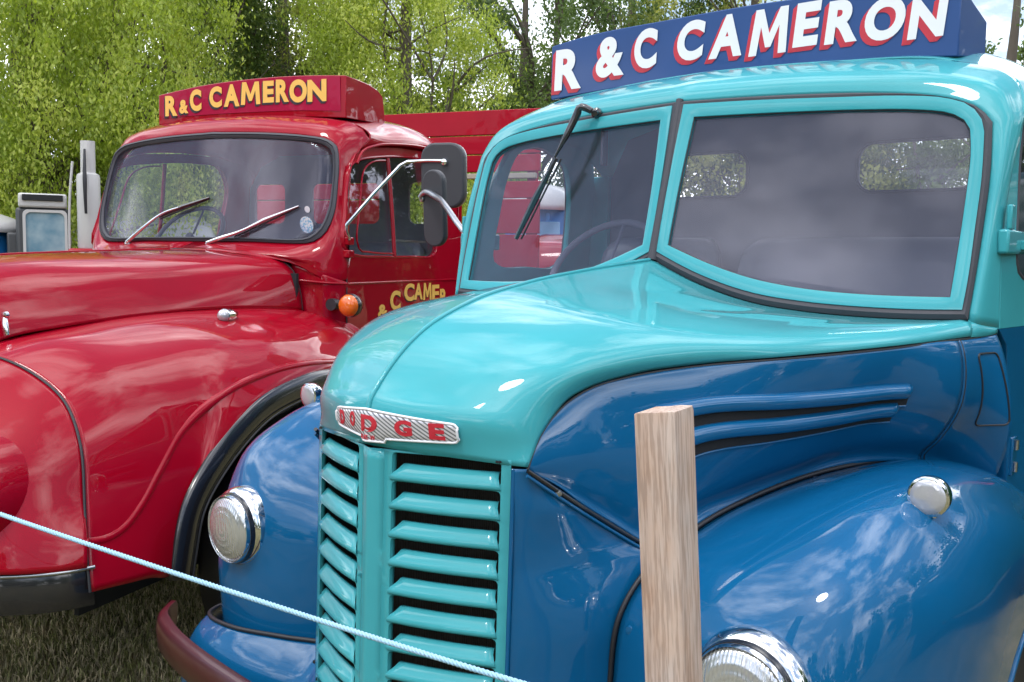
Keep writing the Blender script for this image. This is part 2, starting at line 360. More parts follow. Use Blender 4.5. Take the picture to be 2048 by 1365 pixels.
# ---- bonnet
ST = []
def fan(c, e, n=None, tab=None, k=15):
    p = []
    for i in range(k):
        if n:
            t = math.pi/2*i/(k-1); u = math.sin(t)**(2/n); h = math.cos(t)**(2/n) if i < k-1 else 0; pk = min(1, max(0, n-1.3)/1.2)*.32; h = h*(1-pk)+pk*max(0, 1-u*1.0)**1.5
        else:
            u = i/(k-1); h = float(np.interp(u, [a for a, _ in tab], [b for _, b in tab]))
        p.append((e[0]*u, e[1]+(c[0]-e[1])*h, e[2]+(c[1]-e[2])*h))
    return p
ST.append(fan((-.379, 1.313), (.300, -.267, 1.297), 1.25))
ST.append(fan((-.388, 1.352), (.302, -.252, 1.325), 1.4))
ST.append(fan((-.386, 1.395), (.304, -.235, 1.354), 1.8))
ST.append(fan((-.367, 1.425), (.311, -.19, 1.40), 2.6))
ST.append(fan((-.307, 1.486), (.335, -.134, 1.436), 3.0))
ST.append(fan((-.237, 1.533), (.385, -.055, 1.461), 2.7))
ST.append(fan((-.10, 1.585), (.465, .058, 1.479), 2.1))
t7 = [(0, 1), (.1, .955), (.25, .86), (.5, .66), (.75, .42), (.9, .27), (.97, .14), (1, 0)]
t8 = [(0, 1), (.1, .90), (.25, .69), (.5, .41), (.75, .27), (.9, .23), (.97, .14), (1, 0)]
t9 = [(0, 1), (.08, .84), (.2, .57), (.36, .35), (.55, .23), (.75, .20), (.9, .20), (.97, .12), (1, 0)]
ST.append(fan((.08, 1.622), (.59, .207, 1.494), None, t7, 25))
ST.append(fan((.32, 1.653), (.72, .44, 1.510), None, t8, 25))
sb = A(BS['bottom'])                                   # lower edge of the right-hand windscreen seal
e9 = (.812, .690, 1.524)
s9 = [(p[0], p[1]-.004, p[2]-.002) for p in cr(sb, 20)][:-1]+[(.800, .712, 1.556), (.810, .702, 1.545), e9]
s9[0] = (0, s9[0][1], s9[0][2]); ST.append(s9)
G_b = loft(ST, 46, 90)
grid('bonnet', G_b, TURQ, blue, .003, 'join')
SB = Surf(G_b)
# pressed ridge along the centre line
cl_ = G_b[3:-1, 0]
tb('centre_ridge', [(0, p[1]-.0015, p[2]+.0015) for p in cl_], .0055, TURQ, blue, 8)
# ---- bonnet side and scuttle (blue), below the turquoise edge
E_ = [(.3, -.267, 1.293), (.302, -.235, 1.350), (.311, -.19, 1.396), (.335, -.134, 1.432), (.385, -.055, 1.457), (.465, .058, 1.475), (.59, .207, 1.490), (.66, .32, 1.498), (.72, .44, 1.506), (.795, .62, 1.518), (.815, .70, 1.520), (.838, .80, 1.526)]
L_ = [(.301, -.262, 1.288), (.325, -.205, 1.255), (.345, -.165, 1.222), (.375, -.09, 1.17), (.44, .02, 1.10), (.475, .075, 1.15), (.52, .206, 1.186), (.565, .32, 1.21), (.62, .45, 1.235), (.72, .66, 1.225), (.755, .76, 1.20), (.832, .87, 1.10)]
st = []
for i, (e, l) in enumerate(zip(E_, L_)):
    e = A(e); l = A(l); out = min(1, i/4)*.022+(.022 if i >= 9 else 0)
    row = []
    for u in (0, .06, .25, .5, .75, .92, 1):
        p = e+(l-e)*u
        b = math.sin(math.pi*min(1, u*1.05))**.8*out if 0 < u < .95 else 0
        p[0] += b; p[1] -= b*.35
        kk = min(1, i/5)
        if u == .75: p[0] -= .010*kk; p[2] -= .006*kk
        if u == .92: p[0] -= .016*kk; p[2] -= .010*kk
        row.append(tuple(p))
    st.append(row)
G_s = loft(st, 40, 110)
cut = 92
grid('bonnet_side', G_s[:cut], BLUE, blue, .003, 'copy')
Gsc = G_s[cut:].copy(); Gsc[0] = G_s[cut]*.0+G_s[cut-1]+(G_s[cut]-G_s[cut-1])*.35
grid('scuttle_side', Gsc, BLUE, blue, .003, 'copy')
SS = Surf(G_s)
# dark seam between bonnet top and side
sm = [tuple(A(p)+A((.0, .0, -.001))) for p in E_]
for s in (1, -1): tb('bonnet_seam', [(s*p[0], p[1], p[2]) for p in cr(sm, 60)], .0028, RUB, blue, 6)
# louvre hoods on the bonnet side: swept hood, dark strip below standing in for the opening's shade
def hood(u0, u1, v0, v1, sgn):
    n = 50; rows = []; slot_shade = []
    for k in range(n):
        a = k/(n-1); v = v0+(v1-v0)*a; u = u0+(u1-u0)*a
        def S_(uu):
            x = uu*(G_s.shape[1]-1); y = v*(G_s.shape[0]-1); i, j = int(y), int(x); fy, fx = y-i, x-j
            i2, j2 = min(i+1, G_s.shape[0]-1), min(j+1, G_s.shape[1]-1)
            return (G_s[i, j]*(1-fx)+G_s[i, j2]*fx)*(1-fy)+(G_s[i2, j]*(1-fx)+G_s[i2, j2]*fx)*fy
        p = S_(u); q = S_(u+.078); w = S_(u+.168)
        nrm = np.cross(S_(u+.05)-p, G_s[min(int(v*109)+1, 109), int(u*39)]-G_s[max(int(v*109)-1, 0), int(u*39)]); nrm /= np.linalg.norm(nrm)
        if nrm[0] < 0: nrm = -nrm
        e = math.sin(math.pi*min(1, a/.03)/2)*math.sin(math.pi*min(1, (1-a)/.03)/2)
        h = .021*max(e, .02)
        row = [p, p+nrm*h*.75+(q-p)*.1, p+nrm*h*1.05+(q-p)*.45, p+nrm*h*1.0+(q-p)*.9, p+nrm*h*.85+(q-p)*1.12, p+nrm*h*.15+(q-p)*1.02]
        rows.append(row); slot_shade.append([p+nrm*.0035+(q-p)*.6, w+nrm*.0035])
    G = loft(rows, 24, n); Sg = np.array(slot_shade)
    if sgn < 0: G[..., 0] *= -1; Sg[..., 0] *= -1
    o = grid('louvre_hood', G, BLUE, blue, .002)
    mk('slot_shade', Sg.reshape(-1, 3), gfaces(n, 2), DARK, o, False, .0015)  # dark strip laid on the panel as the shade inside the opening
    # rolled lower lip of the slot
    tb('slot_lip', [tuple(x) for x in Sg[:, 1]], .003, BLUE, o, 8)
for sgn in (1, -1):
    hood(.175, .285, .25, .715, sgn)
    hood(.335, .42, .25, .70, sgn)
# ---- front panel between grille and wing
levels = [(1.293, (.300, -.267)), (1.25, (.325, -.212)), (1.213, (.350, -.160)), (1.17, (.375, -.098)), (1.128, (.405, -.035)), (1.098, (.44, .012)), (1.07, (.432, -.03)), (1.03, (.420, -.080)), (.98, (.410, -.112)), (.90, (.402, -.122)), (.80, (.40, -.122)), (.72, (.40, -.115))]
st = []
for z, (x, y) in levels:
    a = A((.272, -.285-.02*(1.3-z), z)); b = A((x, y, z)); row = []
    for u in (0, .08, .3, .6, 1):
        p = a+(b-a)*u; k = math.sin(math.pi*u)*.012*min(1, (1.30-z)/.08); p[0] += k; p[1] -= k*.6
        if u == 0: p[1] += .006
        row.append(tuple(p))
    st.append(row)
G_f = loft(st, 24, 70); grid('front_panel', G_f, BLUE, blue, .003, 'copy')
SF = Surf(G_f)
# bonnet lower edge flange: dark gap and bright edge
dg = [(.302, -.268, 1.290), (.328, -.212, 1.248), (.354, -.158, 1.208), (.380, -.092, 1.163), (.41, -.03, 1.121), (.437, .008, 1.096)]
for s in (1, -1):
    tb('bonnet_lower_edge', [(s*(p[0]+.004), p[1]-.006, p[2]+.002) for p in cr(dg, 30)], .0045, GBLK, blue, 8)
    tb('panel_flange', [(s*(p[0]+.004), p[1]-.008, p[2]-.007) for p in cr(dg, 30)], .0035, BLUE, blue, 8)
lt_('bonnet_bolt', [(0, -.006), (.006, -.005), (.007, 0), (.004, .006)], STEEL, blue, (.334, -.214, 1.245), (0, 0, R(35)), 10)
# ---- wings
WST = [
 [(.40,-.10,.45),(.50,-.155,.45),(.68,-.18,.45),(.85,-.12,.45),(.94,.04,.45),(.965,.32,.45)],
 [(.40,-.12,.70),(.50,-.17,.70),(.68,-.205,.70),(.85,-.16,.70),(.945,.0,.68),(.97,.345,.62)],
 [(.40,-.12,.866),(.50,-.165,.87),(.69,-.205,.88),(.85,-.17,.88),(.95,.02,.85),(.97,.40,.715)],
 [(.415,-.115,1.0),(.52,-.15,1.01),(.69,-.185,1.03),(.845,-.15,1.02),(.95,.06,.98),(.97,.47,.80)],
 [(.435,-.06,1.075),(.54,-.10,1.095),(.69,-.125,1.12),(.838,-.095,1.135),(.945,.07,1.09),(.97,.55,.86)],
 [(.48,.075,1.148),(.57,.05,1.175),(.695,.03,1.205),(.835,.05,1.222),(.938,.17,1.165),(.97,.64,.90)],
 [(.52,.206,1.184),(.61,.20,1.212),(.71,.19,1.245),(.838,.19,1.258),(.938,.30,1.195),(.97,.72,.923)],
 [(.60,.407,1.222),(.67,.41,1.240),(.745,.41,1.262),(.85,.41,1.258),(.942,.48,1.185),(.97,.80,.93)],
 [(.70,.66,1.222),(.745,.66,1.235),(.80,.66,1.238),(.875,.67,1.215),(.95,.70,1.13),(.972,.92,.915)],
 [(.79,.86,1.155),(.825,.87,1.165),(.86,.88,1.162),(.91,.89,1.135),(.957,.92,1.05),(.975,1.05,.86)],
 [(.855,1.03,1.06),(.875,1.04,1.065),(.905,1.06,1.06),(.935,1.08,1.02),(.967,1.12,.94),(.98,1.18,.74)],
 [(.865,1.22,.85),(.885,1.25,.85),(.91,1.27,.84),(.94,1.28,.80),(.97,1.28,.72),(.983,1.25,.56)],
 [(.87,1.30,.50),(.89,1.33,.50),(.915,1.35,.50),(.945,1.35,.49),(.97,1.33,.47),(.983,1.28,.45)]]
G_w = loft(WST, 44, 110)
# cut the front away below the apron line
grid('wing', G_w, BLUE, blue, .003, 'copy')
SW = Surf(G_w)
bead = [(.402,-.124,.74),(.402,-.124,.866),(.416,-.118,1.0),(.436,-.062,1.077),(.482,.073,1.152),(.522,.204,1.188),(.602,.405,1.226),(.70,.655,1.226),(.765,.80,1.19),(.80,.88,1.145)]
lip = cr(G_w[:, -1], 80)
for s in (1, -1):
    tb('wing_piping', [(s*p[0], p[1]-.004, p[2]+.003) for p in cr(bead, 90)], .0052, RUB, blue, 8)
    tb('wing_lip', [(s*p[0], p[1], p[2]) for p in lip], .007, BLUE, blue, 8)
# apron below the piping line at the front of each wing
apr = [[(.262,-.292,.73),(.40,-.150,.728),(.52,-.185,.725),(.70,-.222,.715),(.86,-.185,.70),(.945,-.03,.68)],
       [(.262,-.30,.70),(.40,-.185,.70),(.52,-.215,.697),(.70,-.25,.69),(.87,-.21,.68),(.958,-.03,.66)],
       [(.262,-.315,.64),(.40,-.235,.64),(.53,-.262,.64),(.71,-.29,.63),(.89,-.24,.62),(.975,-.02,.60)],
       [(.262,-.315,.55),(.40,-.25,.55),(.53,-.28,.55),(.72,-.305,.54),(.90,-.25,.53),(.985,.0,.51)],
       [(.262,-.30,.45),(.40,-.235,.45),(.53,-.26,.45),(.71,-.285,.44),(.89,-.23,.43),(.975,.02,.42)]]
apr = [[(a, b-.006, c) for a, b, c in r] for r in apr]
G_a = loft(apr, 36, 24); grid('apron', G_a, BLUE, blue, .003, 'copy')
ap = [(x, y-.004, z+.002) for x, y, z in cr(apr[0], 40)]
for s in (1, -1): tb('apron_piping', [(s*p[0], p[1], p[2]) for p in ap], .006, RUB, blue, 8)
# ---- grille
RADM = mat('radiator_fins', (.035, .03, .028), .6)
rw_w = nd(RADM, 'ShaderNodeTexWave'); rw_w.bands_direction = 'X'; rw_w.inputs['Scale'].default_value = 60; rtc = nd(RADM, 'ShaderNodeTexCoord'); lk(RADM, rtc.outputs['Object'], rw_w.inputs['Vector']); bump(RADM, rw_w.outputs['Fac'], .8, .004)
def gp(s, z, d=0):        # face of the V-shaped grille; d = depth inwards
    a = abs(s); y = -.382+.35*a-.022*(1.3-z)-.010*math.sin(math.pi*min(1, a/.27)); return (s, y+d, z)
ztop = 1.3095; pitch = .0563; nrow = 13; XI, XO = .047, .259
gr = empty('grille', (0, 0, 0)); gr.parent = blue
# face sheet: centre bar, outer bars, strips between the slots, as one pressed panel
def face_panel():
    V = []; F = []
    def ring(s0, s1, z0, z1, hole, r):
        outer = []; n = 24
        inn = rrect(*hole, r, 5)
        k = len(inn); cx = (s0+s1)/2; cz = (z0+z1)/2
        hx = (hole[0]+hole[1])/2; hz = (hole[2]+hole[3])/2
        for (x, z) in inn:
            dx, dz = x-hx, z-hz
            # project on the outer rectangle
            ax = ((s1 if dx > 0 else s0)-hx)/dx if abs(dx) > 1e-9 else 9e9
            az = ((z1 if dz > 0 else z0)-hz)/dz if abs(dz) > 1e-9 else 9e9
            if az < ax: outer.append((x+(dx*(0)), z1 if dz > 0 else z0))
            else: outer.append((s1 if dx > 0 else s0, z))
        b = len(V)
        for (x, z), (xo, zo) in zip(inn, outer):
            V.append(gp(xo, zo)); V.append(gp(x, z, -.0)); V.append(gp(x*1.0, z, .006)); V.append(gp(x, z, .012))
        for i in range(k):
            j = (i+1) % k
            for q in range(3): F.append((b+4*i+q, b+4*i+q+1, b+4*j+q+1, b+4*j+q))
        # corners of the outer rectangle
        for (x, z) in ((s0, z0), (s1, z0), (s1, z1), (s0, z1)):
            c = len(V); V.append(gp(x, z))
            for i in range(k):
                j = (i+1) % k
                o1, o2 = outer[i], outer[j]
                on = lambda o: (abs(o[0]-x) < 1e-9, abs(o[1]-z) < 1e-9)
                if (on(o1)[0] and on(o2)[1]) or (on(o1)[1] and on(o2)[0]):
                    if (on(o1)[0] or on(o1)[1]) and (on(o2)[0] or on(o2)[1]) and not (on(o1)[0] and on(o2)[0]) and not (on(o1)[1] and on(o2)[1]): F.append((b+4*i, b+4*j, c))
    for sg in (1, -1):
        for r in range(nrow):
            zt = ztop-r*pitch; zb = zt-pitch
            a, c = (XI, XO) if sg > 0 else (-XO, -XI)
            s0, s1 = (.030, .276) if sg > 0 else (-.276, -.030)
            ring(s0, s1, zb, zt, (a, c, zb+.004, zt-.004), .009)
    # centre bar, softly folded
    n = 30; b = len(V); cols = [-.030, -.018, -.006, 0, .006, .018, .030]
    for i in range(n+1):
        z = ztop-nrow*pitch*i/n
        for s in cols: V.append(gp(s, z, -.006*math.cos(s/.030*math.pi/2)))
    F.extend([tuple(b+q for q in f) for f in gfaces(n+1, len(cols))])
    return V, F
v, f = face_panel(); gf = mk('grille_frame', v, f, TURQ, blue, True, .0015, 40)
bm = bmesh.new(); bm.from_mesh(gf.data); bmesh.ops.remove_doubles(bm, verts=bm.verts, dist=.0002); bm.to_mesh(gf.data); bm.free()
# top edge above the first slot
for sg in (1, -1):
    for r in range(nrow):
        zt = ztop-r*pitch; zb = zt-pitch-.002; n = 12; rows = []
        hb = .030
        for (dz, dd, ins) in ((-.001, -.0012, .000), (.003, -.0045, .0), (.008, -.0048, .001), (.015, -.001, .006), (.021, .004, .012), (hb, .012, .017), (hb+.001, .016, .018)):
            a, c = XI+ins-.001, XO-ins*.7+.001
            rows.append([gp(sg*(a+(c-a)*i/n), zb+dz, dd) for i in range(n+1)])
        G = np.array(rows); nv, nu = G.shape[:2]
        mk('louvre', G.reshape(-1, 3), gfaces(nv, nu), TURQ, gr, True, .0015, 60)
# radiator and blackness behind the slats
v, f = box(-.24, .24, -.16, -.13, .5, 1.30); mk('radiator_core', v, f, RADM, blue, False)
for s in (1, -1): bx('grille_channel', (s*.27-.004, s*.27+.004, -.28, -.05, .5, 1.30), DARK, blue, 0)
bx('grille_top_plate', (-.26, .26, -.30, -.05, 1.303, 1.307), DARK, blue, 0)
# thin blue edge strip either side of grille
for s in (1, -1): tb('grille_edge', [(s*.277, gp(.277, z)[1]+.004, z) for z in np.linspace(1.292, .6, 14)], .0045, BLUE, blue, 8)
# ---- badge above the grille: V-folded plate
def bfn(s, z, d=0):
    p, n = SB.front(abs(s), z)
    y = p.y if p else gp(s, z)[1]
    ylin = -.388+.35*abs(s)
    y = min(y, ylin) - .003 - .004
    return (s, y-d, z)
def btop(s): return 1.3865-.075*abs(s)+(0.0 if s > 0 else -.02*abs(s))
def bbot(s): return (1.331+.04*max(0, abs(s)-.03) if s > .045 else 1.324) if s > -.012 else 1.331+.10*max(0, -s-.02)
BX0, BX1 = -.112, .193
rows = []
for i in range(61):
    s = BX0+(BX1-BX0)*i/60; zt, zb = btop(s), bbot(s)
    e = min(s-BX0, BX1-s); c = .007*(1-min(1, e/.008))**2; zt -= c; zb += c
    rows.append([bfn(s, zb+(zt-zb)*j/8, .003*(0 if j in (0, 8) else 1)) for j in range(9)])
G = np.array(rows)
BADGE = mat('badge_enamel', (.72, .70, .74), .3, .3, .6, .06)
o_t = nd(BADGE, 'ShaderNodeTexCoord'); o_m = nd(BADGE, 'ShaderNodeMapping'); o_m.inputs['Rotation'].default_value = (0, R(-33), 0)
o_w = nd(BADGE, 'ShaderNodeTexWave'); o_w.bands_direction = 'Z'; o_w.inputs['Scale'].default_value = 46
lk(BADGE, o_t.outputs['Object'], o_m.inputs[0]); lk(BADGE, o_m.outputs[0], o_w.inputs['Vector'])
lk(BADGE, ramp(BADGE, o_w.outputs['Fac'], [(.25, (.16, .17, .19)), (.45, (.74, .72, .76))]).outputs[0], B(BADGE).inputs['Base Color'])
badge = mk('badge', G.reshape(-1, 3), gfaces(61, 9), BADGE, blue, True, .002)
for side in (0, 8): tb('badge_rim', [tuple(A(r[side])+A((0, -.002, 0))) for r in rows], .0026, WHITE, badge, 8)
for e in (0, 60): tb('badge_rim', [tuple(A(x)+A((0, -.002, 0))) for x in rows[e]], .0026, WHITE, badge, 8)
bf = lambda s, z, d: bfn(s, z, .0035+d)
zc = lambda s: (btop(s)+bbot(s))/2
for ch, a, b_, c, hh in (('D', -.096, -.076, -.086, .0145), ('O', -.052, -.034, -.043, .015), ('D', -.012, .030, .008, .0165), ('G', .070, .106, .088, .0155), ('E', .140, .170, .155, .0155)):
    z_ = zc(c)+(.004 if c in (.008, -.043) else .001)
    letter('letter', ch, a, b_, z_-hh, z_+hh, bf, .002, LSHR, badge, 0, .05)
for ch, a, b_ in (('K', -.016, -.007), ('E', -.003, .006), ('W', .011, .022)): letter('letter', ch, a, b_, 1.327, 1.336, bf, .0015, LSHR, badge)

# ---- windscreen panes: seal, painted frame, glass
def loop(d, n=(26, 20, 26, 16)):
    o = []
    for k, m_ in zip(('bottom', 'right', 'top', 'left'), n): o += [tuple(x) for x in cr(d[k], m_+1)[:-1]]
    return A(o)
nW = A((.13, -1, .27)); nW /= np.linalg.norm(nW)
def band(name, a, b, ha, hb, m, sg, hm=None, parent=None):
    """raised strip between loops a and b, heights ha/hb out of the screen plane"""
    rows = []
    n_ = nW.copy()
    for l, h in ((a, -.012), (a, ha), ((a*.5+b*.5), hm if hm is not None else max(ha, hb)+.002), (b, hb), (b, -.012)):
        rows.append(l+n_*h)
    G = np.array(rows)
    if sg < 0: G[..., 0] *= -1
    k = G.shape[1]; o = mk(name, G.reshape(-1, 3), gfaces(5, k, 0, True), m, parent or blue, True, 0, 40); return o
Ls, Lf, Lg = loop(BS), loop(BF), loop(BG)
for sg in (1, -1):
    band('window_seal', Ls, Lf, .004, .009, SEALM, sg)
    fr_ = band('windscreen_frame', Lf, Lg, .012, .009, TURQ, sg)
    G = Lg-nW*.004; c = G.mean(0)
    if sg < 0: G = G*A((-1, 1, 1)); c = c*A((-1, 1, 1))
    V = [tuple(x) for x in G]
    mk('window_pane', V, [tuple(range(len(V)))], GLS, fr_, False, .004)
    tb('pane_bead', [tuple(A(x)+nW*A((sg, 1, 1))*.006) for x in list(G)+[G[0]]], .003, RUB, fr_, 6)
# centre post seal
tb('centre_seal', [(0, .768, 2.135), (0, .708, 1.91), (0, .645, 1.684)], [.011, .013, .015], SEALM, blue, 8)
# ---- cab front ring (header and A pillars), roof, doors
R0 = np.concatenate([cr(BS['top'][::-1], 30)[:-1], cr(BS['right'][::-1], 22)]); R0[0, 0] = 0
R0k = [(0,.768,2.129),(.332,.812,2.123),(.638,.846,2.098),(.758,.852,2.059),(.794,.846,2.02),(.803,.80,1.84),(.796,.722,1.559)]
R1k = [(0,.785,2.165),(.34,.828,2.16),(.65,.865,2.135),(.785,.875,2.09),(.822,.86,2.03),(.822,.79,1.84),(.815,.725,1.55)]
R2k = [(0,.845,2.205),(.34,.885,2.20),(.655,.92,2.172),(.80,.925,2.115),(.838,.885,2.03),(.834,.815,1.84),(.838,.80,1.54)]
R3k = [(0,.93,2.238),(.34,.965,2.232),(.655,1.0,2.205),(.81,.985,2.135),(.846,.915,2.04),(.836,.84,1.84),(.841,.806,1.54)]
def ringk(k):
    a = crt(k[:5], [0, .3, .6, .85, 1], np.linspace(0, 1, 30)); b = crt(k[4:], [0, .4, 1], np.linspace(0, 1, 22)); return np.concatenate([a[:-1], b])
rr = [R0, ringk(R1k), ringk(R2k), ringk(R3k)]
G_c = np.stack([crt(np.stack([r[j] for r in rr]), [0, .28, .65, 1], np.linspace(0, 1, 16)) for j in range(len(R0))], 1)
grid('cab_front', G_c, TURQ, blue, .003, 'join')
fil = np.stack([G_c[:, -1], G_c[:, -1]*.5+cr([(.806,.694,1.536),(.822,.735,1.530),(.838,.800,1.532)], 16)*.5, cr([(.812,.688,1.522),(.826,.735,1.522),(.8395,.803,1.527)], 16)])
grid('cowl_corner', fil, TURQ, blue, .003, 'copy')
roof = [R3k[:5]+[(.85, .93, 2.03)],
 [(0,1.05,2.262),(.34,1.07,2.257),(.65,1.08,2.228),(.81,1.07,2.155),(.855,1.05,2.085),(.858,1.045,2.065)],
 [(0,1.28,2.315),(.34,1.28,2.31),(.63,1.28,2.28),(.79,1.28,2.20),(.85,1.28,2.12),(.855,1.28,2.10)],
 [(0,1.5,2.33),(.34,1.5,2.325),(.62,1.5,2.295),(.77,1.5,2.21),(.845,1.5,2.12),(.85,1.5,2.09)],
 [(0,1.62,2.30),(.34,1.62,2.295),(.60,1.62,2.265),(.75,1.61,2.18),(.825,1.60,2.09),(.835,1.60,2.03)],
 [(0,1.66,2.20),(.34,1.66,2.20),(.58,1.66,2.17),(.71,1.655,2.10),(.79,1.645,2.02),(.81,1.64,1.95)]]
G_r = loft(roof, 40, 50, True)
grid('roof', G_r, TURQ, blue, .003, 'join'); SR = Surf(G_r, G_c)
def xs(z): return .84-max(0, z-1.6)*.08
def side_plate(name, outl, holes, m, sg, t=.02, add=0, parent=None, n=60):
    v, f = plate(outl, holes, t, .003)
    return mk(name, [(sg*(xs(z)+w+add-.008+max(0, y-.82)*.09), y, z) for y, z, w in v], [q[::-1] for q in f] if sg > 0 else f, m, parent or blue, True, 0, 40)
dw = closed([(.925,1.72),(.93,1.675),(.97,1.655),(1.15,1.650),(1.36,1.655),(1.415,1.685),(1.425,1.76),(1.41,1.96),(1.37,2.04),(1.25,2.085),(1.13,2.09),(1.03,2.055),(.975,1.96),(.945,1.83)], 60)
du = [(.812,1.540),(1.60,1.540),(1.60,1.95),(1.57,2.06),(1.45,2.115),(1.2,2.125),(1.06,2.105),(.98,2.05),(.91,1.95),(.86,1.84),(.82,1.70)]
dl = [(.812,1.534),(1.60,1.534),(1.60,.95),(1.10,.95),(.985,1.03),(.94,1.08),(.925,1.17),(.905,1.36),(.868,1.50)]
for sg in (1, -1):
    dr = side_plate('door', du, [dw], TURQ, sg)
    side_plate('door_lower_panel', dl, [], BLUE, sg, parent=dr)
    v = [(sg*(xs(z)-.008+max(0, y-.82)*.09), y, z) for y, z in dw]; mk('window_pane', v, [tuple(range(len(v)))], GLR, dr, False, .004)
    # window channel
    tb('window_channel', [(sg*(xs(z)+.004+max(0, y-.82)*.09), y, z) for y, z in list(dw)+[dw[0]]], .005, SEALM, dr, 6)
    bx('rear_pillar', (sg*.855-.06, sg*.855+.06, 1.597, 1.66, .95, 2.02), TURQ, blue)
    # hinges
    hg = bx('upper_hinge', (sg*.838-.006 if sg > 0 else -.850, sg*.838+.020 if sg > 0 else -.832, .785, .975, 1.712, 1.768), TURQ, dr, .006)
    bx('hinge_leaf', (sg*.852-.006, sg*.852+.006, .80, .835, 1.768, 1.825), TURQ, hg, .004)
    bx('hinge_knuckle', (sg*.862-.006, sg*.862+.006, .905, .945, 1.722, 1.745), TURQ, hg, .003)
    for z in (1.19, 1.245): tb('lower_hinge_pin', [(sg*.865, .955, z-.012), (sg*.865, .955, z+.012)], .006, STEEL, dr, 10)
    bx('lower_hinge', (sg*.856-.006, sg*.856+.006, .935, .985, 1.17, 1.265), BLUE, dr, .003)
# recessed panel for the semaphore on the scuttle
def ss(y, z, s=1, d=.0):
    p, n = SS.side(y, z); return (s*(p.x+d), y, z) if p else (s*(.83+d), y, z)
for s in (1, -1):
    pts = rrect(.690, .770, 1.315, 1.485, .012, 3); pts = [tuple(A(pts[i])*(1-k_/8)+A(pts[(i+1) % len(pts)])*k_/8) for i in range(len(pts)) for k_ in range(8)]
    tb('indicator_flap_edge', [ss(y+(1.485-z)*.24, z, s, .0028) for y, z in pts+[pts[0]]], .0022, RUB, blue, 6)
    tb('scuttle_seam', [(s*(p[0]+.001), p[1], p[2]) for p in G_s[cut, ::2]], .002, RUB, blue, 6)
# red and white roundel edge on door
rd = lt_('door_emblem', [(0, -.001), (.10, -.001), (.10, .001), (0, .001)], WHITE, blue, (.892, 1.245, 1.365), (0, 0, R(84.9)), 32)
lt_('emblem_ring', [(.10, -.0015), (.118, -.0015), (.118, .0015), (.10, .0015), (.10, -.0015)], LSHR, rd, (0, .0, 0), None, 32)
# rear wall with two windows and trim
w1 = rrect(.20, .60, 1.925, 2.088, .055); w2 = [(-x, y) for x, y in w1]
v, f = plate([(-.80, 1.0), (.80, 1.0), (.80, 2.0), (.72, 2.16), (.5, 2.22), (-.5, 2.22), (-.72, 2.16), (-.80, 2.0)], [w1, w2], .02)
rw = mk('rear_wall', [(x, 1.63+w, z) for x, z, w in v], f, INT, blue, False)
for w_ in (w1, w2):
    v = [(x, 1.63, z) for x, z in w_]; mk('window_pane', v, [tuple(range(len(v)))], GLR, rw, False, .003)
    tb('window_trim', [(x, 1.615, z) for x, z in list(w_)+[w_[0]]], .006, SEALM, rw, 6)
bx('cab_floor', (-.80, .80, .60, 1.62, .93, .95), DARK, blue, 0)
bx('firewall', (-.52, .52, .50, .52, .6, 1.50), DARK, blue, 0)
# dashboard shelf below windscreen
ds = [[(x, .735, min(1.548, 1.60)) for x in np.linspace(-.78, .78, 9)], [(x, .84, 1.535) for x in np.linspace(-.78, .78, 9)], [(x, .90, 1.50) for x in np.linspace(-.78, .78, 9)], [(x, .91, 1.36) for x in np.linspace(-.78, .78, 9)]]
grid('dashboard', loft(ds, 12, 14), INT, blue, .004)
def seat(x0, x1, par, y0=1.30):
    rows = []
    for z, dy, ins in ((1.12, 0, .02), (1.2, .01, .0), (1.5, .06, .0), (1.66, .10, .0), (1.73, .12, .015), (1.76, .14, .05)):
        rows.append([(x0+ins, y0+dy+.06, z), (x0+ins, y0+dy+.02, z), (x0+ins+.04, y0+dy, z), ((x0+x1)/2, y0+dy-.012, z), (x1-ins-.04, y0+dy, z), (x1-ins, y0+dy+.02, z), (x1-ins, y0+dy+.06, z)])
    rows.append([(x0+.07, y0+.20, 1.76)]+[(x, y0+.20, 1.76) for x in np.linspace(x0+.08, x1-.08, 5)]+[(x1-.07, y0+.20, 1.76)])
    o = grid('seat_back', loft(rows, 24, 24), SEATM, par, .01)
    return o
seat(-.70, -.22, blue); seat(-.12, .70, blue)
bx('seat_cushion', (-.70, .70, .98, 1.36, 1.02, 1.14), SEATM, blue, .03)
def steering(par, c, r, tilt, m):
    o = mk('steering_wheel', *tube([(r*math.cos(t), r*math.sin(t), 0) for t in np.linspace(0, 2*math.pi, 49)], .012, 10), m, par, True, 0, 60, c, (tilt, 0, 0))
    for a in (90, 210, 330): tb('spoke', [(.03*math.cos(R(a)), .03*math.sin(R(a)), -.02), (r*math.cos(R(a)), r*math.sin(R(a)), 0)], .006, m, o, 6)
    tb('column', [(0, 0, .005), (0, 0, -.6)], .02, m, o, 8)
    return o
steering(blue, (-.43, 1.04, 1.655), .20, R(52), INT)
bx('interior_mirror_stalk', (-.29, -.28, .80, .83, 1.97, 2.09), SEALM, blue)
